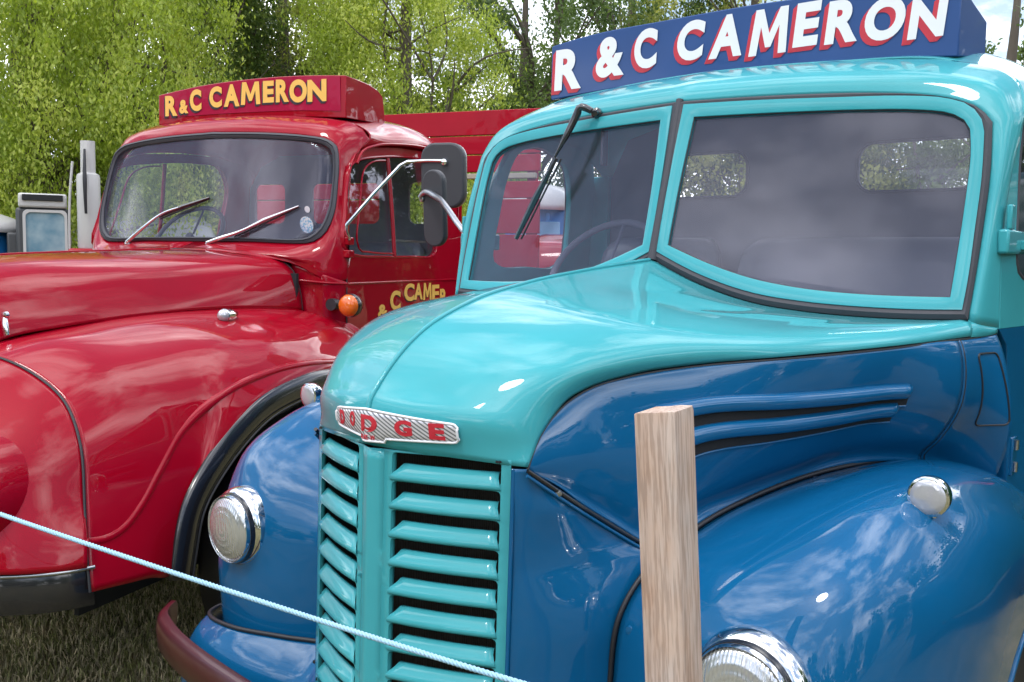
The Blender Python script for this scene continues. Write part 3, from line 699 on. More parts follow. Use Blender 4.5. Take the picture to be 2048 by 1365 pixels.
# ---- header sign
sgn_b = [(-.66,2.241),(-.33,2.256),(0,2.262),(.33,2.254),(.66,2.230)]; sgn_t = [(-.66,2.413),(-.5,2.430),(-.2,2.437),(.15,2.438),(.45,2.421),(.66,2.398)]
bt = cr([(a, 0, b) for a, b in sgn_b], 40); tp = cr([(a, 0, b) for a, b in sgn_t], 40)
V = []; k = 40
for (x, _, z) in bt: V.append((x, 1.03, z-.01))
for (x, _, z) in tp: V.append((x, 1.03, z))
for (x, _, z) in tp: V.append((x, 1.29, z-.04))
for (x, _, z) in bt: V.append((x, 1.29, z+.03))
F = gfaces(4, k)+[(i+3*k, i+1+3*k, i+1, i) for i in range(k-1)]+[(0, k, 2*k, 3*k), (k-1, 4*k-1, 3*k-1, 2*k-1)]
sign = mk('header_sign', V, F, SIGNB, blue, True, 0, 30, None, None, .004)
fixn(sign)
sf = lambda x, z, d: (x, 1.0295-d, z)
LB = [('R', -.644, -.526, 2.255, 2.397), ('&', -.474, -.356, 2.279, 2.414), ('C', -.326, -.236, 2.291, 2.421), ('C', -.169, -.071, 2.297, 2.423), ('A', -.054, 0.061, 2.292, 2.423), ('M', 0.078, 0.200, 2.284, 2.421), ('E', 0.213, 0.291, 2.293, 2.421), ('R', 0.306, 0.404, 2.289, 2.412), ('O', 0.412, 0.525, 2.281, 2.4), ('N', 0.531, 0.628, 2.273, 2.382)]
for i, (ch, a, b_, z0, z1) in enumerate(LB):
    sh = .10 if i > 2 else .04
    a2, b2 = a+.004, b_-.002
    letter('letter', ch, a2, b2, z0+.004, z1-.002, lambda x, z, d: sf(x, z, .0026+d), .0006, WHITE, sign, sh, .045)
    for q in range(4):
        dx = -.0035*(q+1); dz = -.0030*(q+1)
        letter('letter_shadow', ch, a2+dx, b2+dx, z0+.004+dz, z1-.002+dz, lambda x, z, d, q=q: sf(x, z, .0020-.0004*q+d), .0005, LSHR, sign, sh, .045)
# ---- windscreen wiper hanging from the header
wp = empty('wiper', (0, 0, 0)); wp.parent = blue
def fsurf(x, z, d): p, n = SR.front(x, z); return (x, (p.y if p else .80)-d, z)
pv = fsurf(-.303, 2.128, .0)
lt_('wiper_pivot', [(0, -.035), (.009, -.034), (.011, -.02), (.016, -.016), (.017, -.004), (.014, .004)], GBLK, wp, pv, (R(10), 0, R(20)), 14)
tb('wiper_arm', [(-.303, pv[1]-.032, 2.130), (-.337, pv[1]-.045, 2.142), (-.345, pv[1]-.046, 2.125), (-.385, .73, 2.03), (-.425, .715, 1.955)], [.010, .013, .011, .005, .003], GBLK, wp, 8, 24)
tb('wiper_blade', [(-.392, .715, 1.99), (-.46, .700, 1.865), (-.525, .690, 1.745)], [.006, .011, .007], GBLK, wp, 6)
tb('wiper_rubber', [(-.385, .73, 1.988), (-.518, .708, 1.745)], .003, RUB, wp, 6)
# ---- lamps
def headlamp(par, loc, r, rz=0, tilt=0):
    o = lt_('headlamp', [(r*1.16, .085), (r*1.20, .062), (r*1.21, .05), (r*1.19, .035), (r*1.12, .022), (r*1.06, .018), (r*1.04, .022), (r*1.02, .030), (r*1.03, .02), (r*1.03, .004), (r*.99, -.004), (r*.965, .002), (r*.96, .02)], CHR, par, loc, (tilt, 0, rz), 56, 60)
    lt_('lens', [(r*.97, .006)]+[(r*.97*math.cos(R(a)), .006-.026*math.sin(R(a))) for a in range(5, 90, 6)]+[(.0004, -.020)], LENS, o, None, None, 56, 80)
    lt_('rim_groove', [(r*1.045, .006), (r*1.07, .012), (r*1.07, .026), (r*1.045, .030)], GBLK, o, None, None, 48)
    return o
for s in (1, -1):
    h = headlamp(blue, (s*.719, -.228, .971), .087, R(0)*s)
    mp_, mn = SW.down(.885, .166)
    mz = mp_.z if mp_ else 1.2
    c = (s*.885, .166, 1.264)
    o = lt_('marker_lamp', [(.030, .030), (.035, .022), (.038, .005), (.037, -.004), (.033, -.006)], CHR, blue, c, None, 32)
    lt_('lens', [(.033, -.004), (.031, -.007), (.02, -.0095), (.0004, -.0105)], WLEN, o, None, None, 32, 80)
    lt_('lamp_back', [(.030, .030), (.022, .042), (.0004, .047)], CHR, o, None, None, 24, 80)
    tb('bracket', [(s*.885, .180, 1.228), (s*.885, .182, 1.205), (s*.885, .185, mz-.01)], [.012, .009, .016], CHR, o, 10).matrix_parent_inverse = Matrix.Translation(c).inverted()
    # small rivets seen on the inner wing face
    lt_('blanking_plug', [(0, -.004), (.008, -.003), (.010, .002)], BLUE, blue, (s*.447, SW.front(.447, .985)[0].y if SW.front(.447, .985)[0] else -.13, .985), None, 14)
# ---- bumper
bm_ = [(1.035,-.205,.655),(.985,-.262,.655),(.89,-.300,.652),(.76,-.33,.65),(.5,-.365,.65),(.2,-.385,.65),(0,-.39,.65)]
full = bm_+[(-x, y, z) for x, y, z in bm_[-2::-1]]
C_ = cr(full, 80); rows = []
T = np.gradient(C_, axis=0); T /= np.linalg.norm(T, axis=1)[:, None]
for p, t in zip(C_, T):
    n_ = np.cross(t, (0, 0, 1)); n_ = n_ if n_[1] < 0 or abs(p[0]) > 1.1 else -n_
    rows.append([tuple(p+A((0, 0, h))+n_*w) for h, w in ((-.055, -.012), (-.06, .0), (-.045, .014), (0, .018), (.03, .012), (.042, .0), (.042, -.014), (.03, -.018))])
G = np.array(rows); v = G.reshape(-1, 3); f = gfaces(80, 8, 0, True)+[tuple(range(8))[::-1], tuple(range(79*8, 80*8))]
bmp = mk('bumper', v, f, REDL, blue, True, 0, 50); fixn(bmp)
tb('bumper_edge', [tuple(x) for x in (G[:, 0]+A((0, -.004, -.004)))], .003, STEEL, bmp, 6)
# ---- wheels, inner arches, chassis
def wheel(par, c, r, w, rim_m):
    o = mk('wheel', *lathe([(r*.60, -w/2), (r*.86, -w/2-.01), (r*.97, -w*.42), (r, -w*.25), (r, w*.25), (r*.97, w*.42), (r*.86, w/2+.01), (r*.60, w/2)], 48), RUB, par, True, 0, 60, c, (0, 0, R(90))); fixn(o)
    lt_('rim', [(r*.60, -w*.42), (r*.60, -w*.3), (r*.45, -w*.15), (r*.2, -w*.3), (.0004, -w*.32)], rim_m, o, None, None, 40)
    return o
for s in (1, -1):
    wheel(blue, (s*.80, .80, .44), .43, .22, BLUE)
    bx('inner_arch', (s*.52-.01, s*.52+.01, -.08, 1.4, .35, 1.08), DARK, blue, 0)
    bx('arch_top', (min(s*.52, s*.93), max(s*.52, s*.93), .2, .95, 1.03, 1.05), DARK, blue, 0)
    bx('chassis_rail', (s*.38-.03, s*.38+.03, -.20, 3.2, .55, .70), DARK, blue, 0)
bx('arch_rear', (-.93, .93, 1.33, 1.36, .35, .95), DARK, blue, 0)
# door mirrors of the lorry: round one on the near side, oval on a long cranked arm on the far side
mr = lt_('door_mirror', [(.0004, .030), (.03, .029), (.058, .018), (.066, .004), (.064, -.004), (.060, -.006), (.0004, -.006)], BPLA, blue, (.915, 1.01, 1.74), (0, 0, R(12)), 36)
tb('mirror_arm', [(.855, .93, 1.735), (.88, .95, 1.735), (.905, .985, 1.735)], .006, STEEL, blue, 8)
# long cranked mirror arm on the far side of the turquoise cab
ma_ = empty('long_arm_mirror', (0, 0, 0)); ma_.parent = blue
tb('mirror_arm', [(-.845, .83, 1.745), (-.93, .86, 1.80), (-1.05, .93, 1.862), (-1.2, 1.03, 1.912), (-1.33, 1.085, 1.935), (-1.345, 1.085, 1.92)], [.010, .011, .011, .011, .013, .013], STEEL, ma_, 10, 40)
hv, hf = plate(rrect(-.043, .043, -.145, .145, .042), [], .022, .006)
mk('mirror_head', [(a, w, b) for a, b, w in hv], hf, BPLA, ma_, True, 0, 40, (-1.29, 1.112, 1.878), (R(4), 0, R(8)))
lt_('clamp', [(0, -.012), (.012, -.01), (.014, .01), (0, .012)], STEEL, ma_, (-1.338, 1.09, 1.915), None, 14)
bx('arm_bracket', (-.865, -.835, .80, .86, 1.66, 1.76), TURQ, ma_, .005)

# ================================================================ RED LORRY
ra = 0.32146
red = empty('vintage_lorry', (-2.799, 1.049, 0), R(18.41839915), 'vintage lorry in glossy crimson with gold lettered roof board and one piece windscreen', 'lorry')
def yF(x, z): return -.08+.27*(z-1.75)+.16*x*x
K = 44
r0 = cr(RS, K); r0[0] = (0, yF(0, 2.283), 2.283); r0[-1] = (0, yF(0, 1.742), 1.742)
g0 = cr(RG, K); g0[0] = (0, yF(0, 2.254), 2.254); g0[-1] = (0, yF(0, 1.764), 1.764)
nR = A((0, -1, .27)); nR /= np.linalg.norm(nR)
def par(pts): p = A(pts); return np.concatenate([[0], np.cumsum(np.linalg.norm(np.diff(p, axis=0), axis=1))])
TR0 = par(RS); TR0 = TR0/TR0[-1]
def rk(pts): return crt(pts, TR0, np.linspace(0, 1, K))
R1 = [(0,.085,2.325),(.21,.092,2.322),(.38,.108,2.312),(.55,.13,2.295),(.665,.15,2.272),(.722,.15,2.228),(.738,.125,2.15),(.755,.08,2.02),(.762,.03,1.87),(.755,-.03,1.755),(.715,-.07,1.695),(.61,-.11,1.682),(.49,-.135,1.69),(.31,-.165,1.706),(0,-.18,1.715)]
R2 = [(0,.135,2.357),(.21,.14,2.354),(.385,.16,2.343),(.56,.19,2.328),(.69,.21,2.302),(.76,.20,2.25),(.766,.12,2.16),(.785,.06,2.02),(.798,.02,1.87),(.808,-.03,1.73),(.805,-.055,1.62),(.70,-.09,1.632),(.55,-.112,1.664),(.31,-.205,1.70),(0,-.235,1.708)]
R3 = [(0,.20,2.378),(.21,.205,2.375),(.385,.225,2.365),(.565,.25,2.350),(.70,.27,2.322),(.772,.25,2.262),(.776,.11,2.17),(.790,.04,2.02),(.803,.0,1.87),(.816,-.03,1.72),(.822,-.045,1.56),(.72,-.085,1.575),(.585,-.098,1.64),(.32,-.235,1.692),(0,-.265,1.70)]
def nar(Rq, dx, dy):
    w = {4: .25, 5: .7, 6: 1, 7: 1, 8: 1, 9: 1, 10: 1, 11: .45, 12: .0}
    return [(x-dx*w.get(i, 0), y+dy*w.get(i, 0), z) for i, (x, y, z) in enumerate(Rq)]
R1, R2, R3 = nar(R1, .035, .03), nar(R2, .052, .07), nar(R3, .056, .09)
rr = [r0, rk(R1), rk(R2), rk(R3)]
G = np.stack([crt(np.stack([r[j] for r in rr]), [0, .3, .65, 1], np.linspace(0, 1, 16)) for j in range(K)], 1)
G[:, 0, 0] = 0; G[:, -1, 0] = 0
G_rc = G; grid('cab_front', G, RED, red, .003, 'join')
# scuttle sides down to the wing
sc = [[(.548,-.085,1.655),(.69,-.048,1.60),(.766,.045,1.562)], [(.565,-.080,1.575),(.70,-.045,1.560),(.772,.046,1.550)], [(.575,-.078,1.545),(.702,-.044,1.540),(.770,.046,1.535)], [(.585,-.070,1.43),(.705,-.035,1.42),(.770,.055,1.40)], [(.62,-.07,1.2),(.71,-.02,1.2),(.772,.07,1.2)]]
grid('scuttle_side', loft(sc, 12, 30), RED, red, .003, 'copy')
for s in (1, -1): tb('door_gap', [(s*.7685, .050, 1.2), (s*.7685, .046, 1.55), (s*.763, .062, 1.70), (s*.750, .086, 1.87), (s*.737, .112, 2.02), (s*.726, .15, 2.12)], .0032, RUB, red, 6, 30)
# windscreen: one closed rubber seal and one curved pane
full0 = np.concatenate([r0, (r0*A((-1, 1, 1)))[::-1][1:-1]]); fullg = np.concatenate([g0, (g0*A((-1, 1, 1)))[::-1][1:-1]])
rows = [full0-nR*.012, full0+nR*.008, full0*.6+fullg*.4+nR*.014, full0*.5+fullg*.5+nR*.008, full0*.35+fullg*.65+nR*.013, fullg+nR*.006, fullg-nR*.012]
G = np.array(rows); kk = G.shape[1]
mk('window_seal', G.reshape(-1, 3), gfaces(7, kk, 0, True), SEALM, red, True, 0, 40)
cols = []
for j in range(K):
    a = g0[j]; xs_ = np.linspace(-a[0], a[0], 17) if True else None
    cols.append([(x, yF(x, a[2])-0.0, a[2]) for x in xs_])
G = np.array(cols)-nR*.003; mk('windscreen', G.reshape(-1, 3), gfaces(K, 17), GLS, red, True, .004, 60)
# roof
rf_ = [[R3[i] for i in range(6)]+[(.721, .25, 2.205)],
 [(0,.5,2.425),(.21,.5,2.42),(.385,.5,2.408),(.55,.5,2.383),(.66,.5,2.345),(.728,.5,2.285),(.734,.5,2.255)],
 [(0,.8,2.455),(.21,.8,2.450),(.385,.8,2.442),(.56,.8,2.417),(.67,.8,2.375),(.735,.8,2.305),(.738,.8,2.272)],
 [(0,1.12,2.455),(.21,1.12,2.450),(.385,1.12,2.442),(.555,1.12,2.412),(.66,1.12,2.365),(.728,1.12,2.295),(.736,1.12,2.268)],
 [(0,1.33,2.41),(.21,1.33,2.406),(.38,1.33,2.395),(.53,1.33,2.365),(.635,1.325,2.315),(.71,1.32,2.245),(.73,1.315,2.20)],
 [(0,1.40,2.29),(.21,1.40,2.288),(.36,1.395,2.275),(.49,1.39,2.25),(.60,1.38,2.205),(.68,1.37,2.14),(.705,1.36,2.09)]]
G_rr = loft(rf_, 36, 44, True); grid('roof', G_rr, RED, red, .003, 'join'); SRR = Surf(G_rr, G_rc)
gut = [(.738, .19, 2.13), (.738, .24, 2.19), (.740, .36, 2.232), (.742, .65, 2.272), (.744, .95, 2.285), (.744, 1.2, 2.262), (.742, 1.32, 2.205)]
for s in (1, -1): tb('rain_gutter', [(s*(p[0]), p[1], p[2]) for p in gut], .0075, RED, red, 8, 30)
# doors
def xr(z): return .765-max(0, z-1.7)*.10
dwo = closed([(y, z) for x, y, z in RDW], 64)
do = [(.052,1.20),(.052,1.547),(.066,1.70),(.095,1.87),(.122,2.02),(.155,2.12),(.21,2.18),(.34,2.222),(.65,2.255),(.95,2.268),(1.2,2.245),(1.30,2.20),(1.335,2.05),(1.345,1.8),(1.345,.95),(.52,.95),(.46,1.02),(.40,1.1),(.25,1.2)]
DD = lambda y, z, d=0: (xr(z)+d+.010*math.exp(-((z-1.553)/.012)**2), y, z)
for s in (1, -1):
    v, f = plate(do, [dwo], .02, .003)
    dr = mk('door', [(s*(xr(z)+w-.008), y, z) for y, z, w in v], f, RED, red, True, 0, 40); fixn(dr)
    w_ = [(s*(xr(z)-.012), y, z) for y, z in dwo]; mk('window_pane', w_, [tuple(range(len(w_)))], GLR, dr, False, .004)
    tb('window_channel', [(s*(xr(z)+.003), y, z) for y, z in list(dwo)+[dwo[0]]], .006, RED, dr, 6)
    tb('quarterlight_bar', [(s*(xr(2.19)+.001), .531, 2.19), (s*(xr(1.92)+.001), .530, 1.92), (s*(xr(1.69)+.002), .518, 1.69)], .011, RED, dr, 8, 12)
    tb('quarterlight_edge', [(s*(xr(z)+.002), y, z) for y, z in [(.50, 2.175), (.34, 2.145), (.27, 2.10), (.215, 1.96), (.18, 1.86), (.15, 1.76), (.17, 1.715), (.25, 1.705), (.50, 1.70)]], .005, RED, dr, 6, 30)
    tb('waist_moulding', [(s*(xr(1.55)+.001), .054, 1.553), (s*(xr(1.55)+.001), .6, 1.556), (s*(xr(1.55)+.001), 1.34, 1.558)], .008, RED, dr, 8)
    bx('winding_rail', (s*.72-.004, s*.72+.004, .55, 1.1, 1.765, 1.775), STEEL, dr, .001)
    bx('rear_pillar', (s*.735-.014, s*.735+.014, 1.35, 1.40, .95, 2.14), RED, red)
rdoor = [o for o in bpy.data.objects if o.name.startswith('door') and o.parent == red][0]
tf = lambda y, z, d: (xr(z)+.004+d, y, z)
LD = [('R',.235,.32,1.27,1.345),('&', 0.345, 0.44, 1.372, 1.436), ('C', 0.472, 0.577, 1.407, 1.503), ('C', 0.625, 0.735, 1.45, 1.537), ('A', 0.740, 0.835, 1.455, 1.537), ('M', 0.848, 0.945, 1.45, 1.537), ('E', 0.958, 1.045, 1.435, 1.525), ('R', 1.06, 1.15, 1.41, 1.50), ('O', 1.155, 1.235, 1.365, 1.45), ('N', 1.245, 1.315, 1.31, 1.395)]
for i, (ch, a, b_, z0, z1) in enumerate(LD):
    z1 += .007; a -= .003; b_ += .003
    letter('letter_shadow', ch, a-.006, b_-.006, z0-.008, z1-.008, tf, .001, LSHK, rdoor, 0, .04)
    letter('letter', ch, a, b_, z0, z1, lambda y, z, d: tf(y, z, .0016+d), .001, CREAM, rdoor, 0, .04)
# upper body line ridge on scuttle
for s in (1, -1): tb('body_crease', [(s*.600, -.093, 1.568), (s*.705, -.047, 1.558), (s*.769, .044, 1.553)], .006, RED, red, 8, 16)
# bonnet
bs = [
 [(0,-.268,1.702),(.2,-.25,1.699),(.38,-.20,1.682),(.50,-.13,1.664),(.56,-.105,1.62),(.595,-.095,1.54),(.61,-.09,1.43)],
 [(0,-.6,1.690),(.17,-.60,1.684),(.31,-.60,1.660),(.40,-.60,1.612),(.45,-.60,1.548),(.48,-.60,1.50),(.50,-.60,1.452)],
 [(0,-.95,1.676),(.15,-.95,1.670),(.27,-.95,1.642),(.35,-.95,1.59),(.395,-.95,1.525),(.42,-.95,1.478),(.44,-.95,1.438)],
 [(0,-1.25,1.658),(.13,-1.25,1.650),(.235,-1.25,1.615),(.305,-1.25,1.555),(.345,-1.25,1.495),(.37,-1.25,1.45),(.385,-1.25,1.412)],
 [(0,-1.48,1.625),(.115,-1.47,1.615),(.205,-1.46,1.578),(.265,-1.45,1.52),(.30,-1.45,1.46),(.32,-1.45,1.42),(.332,-1.45,1.382)],
 [(0,-1.75,1.54),(.10,-1.73,1.53),(.175,-1.70,1.49),(.225,-1.66,1.435),(.255,-1.63,1.38),(.27,-1.61,1.34),(.28,-1.60,1.30)],
 [(0,-1.93,1.40),(.085,-1.91,1.39),(.15,-1.87,1.35),(.19,-1.82,1.30),(.215,-1.78,1.25),(.23,-1.75,1.21),(.24,-1.74,1.18)],
 [(0,-1.99,1.20),(.07,-1.975,1.19),(.12,-1.94,1.16),(.155,-1.90,1.12),(.175,-1.87,1.08),(.19,-1.85,1.05),(.20,-1.84,1.02)]]
G_rb = loft(bs, 44, 90); grid('bonnet', G_rb, RED, red, .003, 'join')
fl0 = cr(bs[0], 30); flg = np.stack([fl0*A((.995, 1, .999)), fl0*A((.985, 1, .996))+A((0, .05, 0)), fl0*A((.97, 1, .99))+A((0, .12, 0))])
grid('bonnet_rear_flange', flg, RED, red, .003, 'copy')
for s in (1, -1):
    tb('bonnet_rear_seam', [(s*p[0], p[1]+.004, p[2]+.001) for p in cr(bs[0], 40)], .003, RUB, red, 6)
ctr = [(0, p[1], p[2]+.002) for p in G_rb[:, 0]]
tb('centre_ridge', ctr, .005, RED, red, 8)
ch_ = empty('bonnet_catch', (0, 0, 0)); ch_.parent = red
tb('catch_handle', [(.335, -1.462, 1.452), (.345, -1.470, 1.43), (.352, -1.468, 1.395)], [.008, .011, .007], CHR, ch_, 10)
lt_('catch_pivot', [(0, -.01), (.012, -.008), (.013, .004), (0, .008)], CHR, ch_, (.337, -1.46, 1.462), None, 14)
# wings
rw_ = [
 [(.34,-1.60,1.345),(.46,-1.578,1.328),(.58,-1.556,1.276),(.70,-1.560,1.20),(.79,-1.59,1.08),(.855,-1.64,.89),(.895,-1.675,.75),(.92,-1.69,.65)],
 [(.345,-1.44,1.380),(.47,-1.40,1.377),(.60,-1.38,1.332),(.72,-1.385,1.262),(.82,-1.40,1.14),(.895,-1.44,.95),(.94,-1.475,.78),(.965,-1.50,.64)],
 [(.39,-1.22,1.412),(.50,-1.20,1.402),(.63,-1.18,1.362),(.75,-1.175,1.30),(.85,-1.20,1.19),(.92,-1.26,1.02),(.955,-1.33,.85),(.971,-1.388,.63)],
 [(.43,-1.0,1.435),(.54,-.985,1.422),(.66,-.975,1.388),(.78,-.97,1.332),(.87,-1.0,1.25),(.93,-1.07,1.14),(.96,-1.15,1.04),(.973,-1.225,.945)],
 [(.47,-.75,1.447),(.58,-.74,1.436),(.69,-.735,1.406),(.80,-.73,1.356),(.88,-.745,1.298),(.935,-.79,1.23),(.963,-.85,1.18),(.974,-.905,1.141)],
 [(.50,-.50,1.450),(.61,-.49,1.438),(.71,-.485,1.408),(.81,-.48,1.36),(.885,-.48,1.308),(.935,-.48,1.265),(.963,-.48,1.23),(.974,-.49,1.203)],
 [(.55,-.27,1.445),(.65,-.26,1.43),(.74,-.25,1.40),(.83,-.25,1.35),(.895,-.245,1.295),(.94,-.23,1.24),(.966,-.21,1.20),(.975,-.19,1.175)],
 [(.615,-.08,1.425),(.69,-.065,1.408),(.77,-.04,1.37),(.85,-.02,1.315),(.905,.0,1.25),(.945,.015,1.18),(.967,.02,1.12),(.976,.02,1.08)],
 [(.80,.10,1.34),(.83,.11,1.315),(.86,.13,1.275),(.895,.16,1.215),(.93,.18,1.14),(.955,.19,1.05),(.971,.18,.97),(.978,.16,.92)],
 [(.83,.25,1.12),(.85,.27,1.09),(.875,.29,1.05),(.905,.31,.99),(.935,.31,.91),(.958,.30,.83),(.973,.27,.75),(.979,.24,.68)]]
G_rw = loft(rw_, 46, 120); grid('wing', G_rw, RED, red, .003, 'copy')
SRW = Surf(G_rw)
arch = [(-1.395,.60),(-1.375,.686),(-1.324,.84),(-1.166,.998),(-.906,1.141),(-.66,1.192),(-.49,1.203),(-.2,1.178),(.02,1.08),(.16,.92),(.24,.68)]
AC = cr([(a, 0, b) for a, b in arch], 90)
Ta = np.gradient(AC, axis=0); Ta /= np.linalg.norm(Ta, axis=1)[:, None]; Na = np.stack([Ta[:, 2], Ta[:, 1]*0, -Ta[:, 0]], 1)
if Na[45][2] > 0: Na = -Na
for s in (1, -1):
    rows = []
    for h, x in ((-.012, .966), (.0, .982), (.03, .992), (.06, .990), (.095, .975), (.12, .95), (.125, .90)):
        rows.append([(s*x, p[0]+n_[0]*h, p[2]+n_[2]*h) for p, n_ in zip(AC, Na)])
    G = np.array(rows); mk('wing_flare', G.reshape(-1, 3), gfaces(7, 90), GBLK, red, True, .002, 60)
    wl = []
    for a, b in [(-1.655,.79),(-1.60,.787),(-1.54,.805),(-1.46,.865),(-1.37,.955),(-1.244,1.07),(-1.02,1.178),(-.78,1.226),(-.5,1.236),(-.3,1.22)]:
        h, n_ = SRW.side(a, b); wl.append(((h.x if h else .93), a, b))
    tb('wing_moulding', [(s*(p[0]-.0145), p[1], p[2]) for p in wl], .020, RED, red, 8, 60)
    tb('flare_bead', [(s*.989, p[0]+n_[0]*.085, p[2]+n_[2]*.085) for p, n_ in zip(AC, Na)], .004, RUB, red, 6)
    # front panel with lamp pod
    npn = [rw_[0][:6]+[(.90,-1.678,.80),(.913,-1.693,.727)],
      [(.33,-1.70,1.29),(.44,-1.685,1.272),(.55,-1.665,1.222),(.66,-1.67,1.15),(.745,-1.69,1.045),(.805,-1.725,.89),(.84,-1.75,.80),(.862,-1.762,.727)],
      [(.30,-1.80,1.22),(.40,-1.79,1.20),(.50,-1.78,1.155),(.59,-1.785,1.09),(.665,-1.80,1.0),(.715,-1.82,.88),(.745,-1.84,.80),(.762,-1.852,.733)],
      [(.26,-1.86,1.12),(.34,-1.865,1.10),(.42,-1.87,1.07),(.49,-1.875,1.01),(.55,-1.88,.94),(.585,-1.89,.85),(.60,-1.90,.79),(.612,-1.912,.737)],
      [(.20,-1.88,1.0),(.24,-1.90,.99),(.28,-1.915,.96),(.31,-1.92,.92),(.33,-1.93,.87),(.34,-1.935,.81),(.345,-1.94,.77),(.35,-1.947,.737)]]
    Gn = loft(npn, 44, 40)
    if s < 0: Gn = Gn*A((-1, 1, 1))
    grid('front_panel', Gn, RED, red, .003)
    tb('wing_seam', [(s*(p[0]+.002), p[1]-.003, p[2]+.001) for p in cr(rw_[0], 60)], .0045, RUB, red, 6)
    pod = lt_('lamp_pod', [(.205, .22), (.200, .12), (.185, .06), (.165, .025), (.15, .005), (.135, .0), (.125, .01)], RED, red, (s*.545, -1.93, .93), None, 48, 60)
    headlamp(red, (s*.545, -1.955, .93), .095)
    lg = tb('valance_moulding', [(s*.893, -1.668, .795), (s*.825, -1.738, .80), (s*.72, -1.82, .805), (s*.58, -1.888, .805), (s*.34, -1.925, .805)], .016, RED, red, 8, 40)
    # small torpedo lamp on the wing
    h, n_ = SRW.down(.66, -.69); hz = h.z if h else 1.40
    tl = lt_('marker_lamp', [(.0004, -.052), (.014, -.048), (.022, -.038), (.025, -.028), (.0265, -.026), (.0265, -.018), (.025, -.014), (.026, .0), (.022, .028), (.013, .05), (.0004, .062)], CHR, red, (s*.66, -.69, hz+.018), (0, 0, 0), 30, 60)
    lt_('lens', [(.0004, -.055), (.015, -.050), (.0235, -.039), (.0258, -.0275)], WLEN, tl, None, None, 24, 80)
    # amber indicator on a stalk at the scuttle
    il = lt_('indicator', [(.052, .0), (.055, .006), (.056, .02), (.050, .045), (.035, .065), (.0004, .072)], GBLK, red, (s*.845, -.065, 1.457), (0, 0, 0), 36, 60)
    lt_('lens', [(.051, -.001), (.046, -.014), (.036, -.024), (.018, -.030), (.0004, -.031)], AMB, il, None, None, 36, 80)
    lt_('lamp_base', [(.028, .0), (.028, .03), (.022, .06), (.02, .07)], RUB, il, (-s*.095, .0, .002), (0, 0, R(0)), 20, 60)
    lt_('rear_lens', [(.049, .046), (.040, .066), (.0004, .074)], CHR, il, None, None, 30, 80)
# nose centre and bumper
bx('nose_grille', (-.22, .22, -1.93, -1.80, .62, 1.10), DARK, red, .01)
bc = cr([(.905,-1.66,0),(.86,-1.74,0),(.755,-1.828,0),(.61,-1.892,0),(.35,-1.928,0),(0,-1.938,0)], 40); bc = np.concatenate([bc, (bc*A((-1,1,1)))[::-1][1:]])
rows = []
for p in bc: rows.append([(p[0]*k_, p[1]-o_, z_) for k_, o_, z_ in ((.97,-.02,.605),(1.0,.0,.600),(1.006,.006,.63),(1.006,.006,.70),(1.0,.0,.718),(.96,-.03,.718))])
G = np.array(rows); kb = len(rows)
fbm = mk('front_bumper', G.reshape(-1, 3), gfaces(kb, 6, 0, True)+[tuple(range(6)), tuple(range((kb-1)*6, kb*6))[::-1]], GBLK, red, True, 0, 40); fixn(fbm)
tb('bumper_top_edge', [(p[0]*1.012, p[1]-.008, .722) for p in bc], .0065, STEEL, fbm, 8)
# roof board
st_ = [(-.57,2.395),(-.3,2.404),(0,2.407),(.33,2.404),(.598,2.389)]; tt_ = [(-.57,2.533),(-.29,2.570),(0,2.588),(.33,2.590),(.594,2.577)]
bt = cr([(a, 0, b) for a, b in st_], 40); tp = cr([(a, 0, b) for a, b in tt_], 40); V = []
prof = ((.32, 0, 0), (.33, 1, .0), (.45, 1, .0), (.56, 1, -.004), (.65, 1, -.02), (.70, 1, -.045), (.715, 1, -.11), (.72, 0, .02))
for (y, top, dz) in prof:
    for q in range(40):
        x, _, z = (tp if top else bt)[q]; V.append((x, y if not (top and y == .33) else .322, z+dz-(.02 if not top else 0)))
k = 40; F = gfaces(len(prof), k)+[(i+7*k, i+1+7*k, i+1, i) for i in range(k-1)]+[tuple(j*k for j in range(8)), tuple(j*k+k-1 for j in range(7, -1, -1))]
rsn = fixn(mk('header_sign', V, F, RED, red, True, 0, 30, None, None, .004))
V = [(x, .3185, z+.012) for x, _, z in bt[1:-1]]+[(x, .3185, z-.006) for x, _, z in tp[1:-1]]
mk('sign_face', V, gfaces(2, 38), SIGNR, rsn, False, .002)
LRr = [('R', -0.519, -0.438, 2.418, 2.529), ('&', -0.425, -0.366, 2.428, 2.504), ('C', -0.355, -0.28, 2.438, 2.555), ('C', -0.228, -0.148, 2.451, 2.564), ('A', -0.135, -0.037, 2.452, 2.57), ('M', -0.028, 0.093, 2.457, 2.576), ('E', 0.109, 0.176, 2.462, 2.576), ('R', 0.188, 0.267, 2.461, 2.579), ('O', 0.27, 0.374, 2.455, 2.574), ('N', 0.377, 0.488, 2.455, 2.568)]
for i, (ch, a, b_, z0, z1) in enumerate(LRr):
    z1 -= .004
    for q in range(3): letter('letter_shadow', ch, a-.003*(q+1), b_-.003*(q+1), z0-.0035*(q+1), z1-.0035*(q+1), lambda x, z, d, q=q: (x, .3172-(.0024-.0006*q)-d, z), .0008, LSHK, rsn, 0, .05)
    letter('letter', ch, a, b_, z0, z1, lambda x, z, d: (x, .3142-d, z), .001, CREAM, rsn, 0, .05)
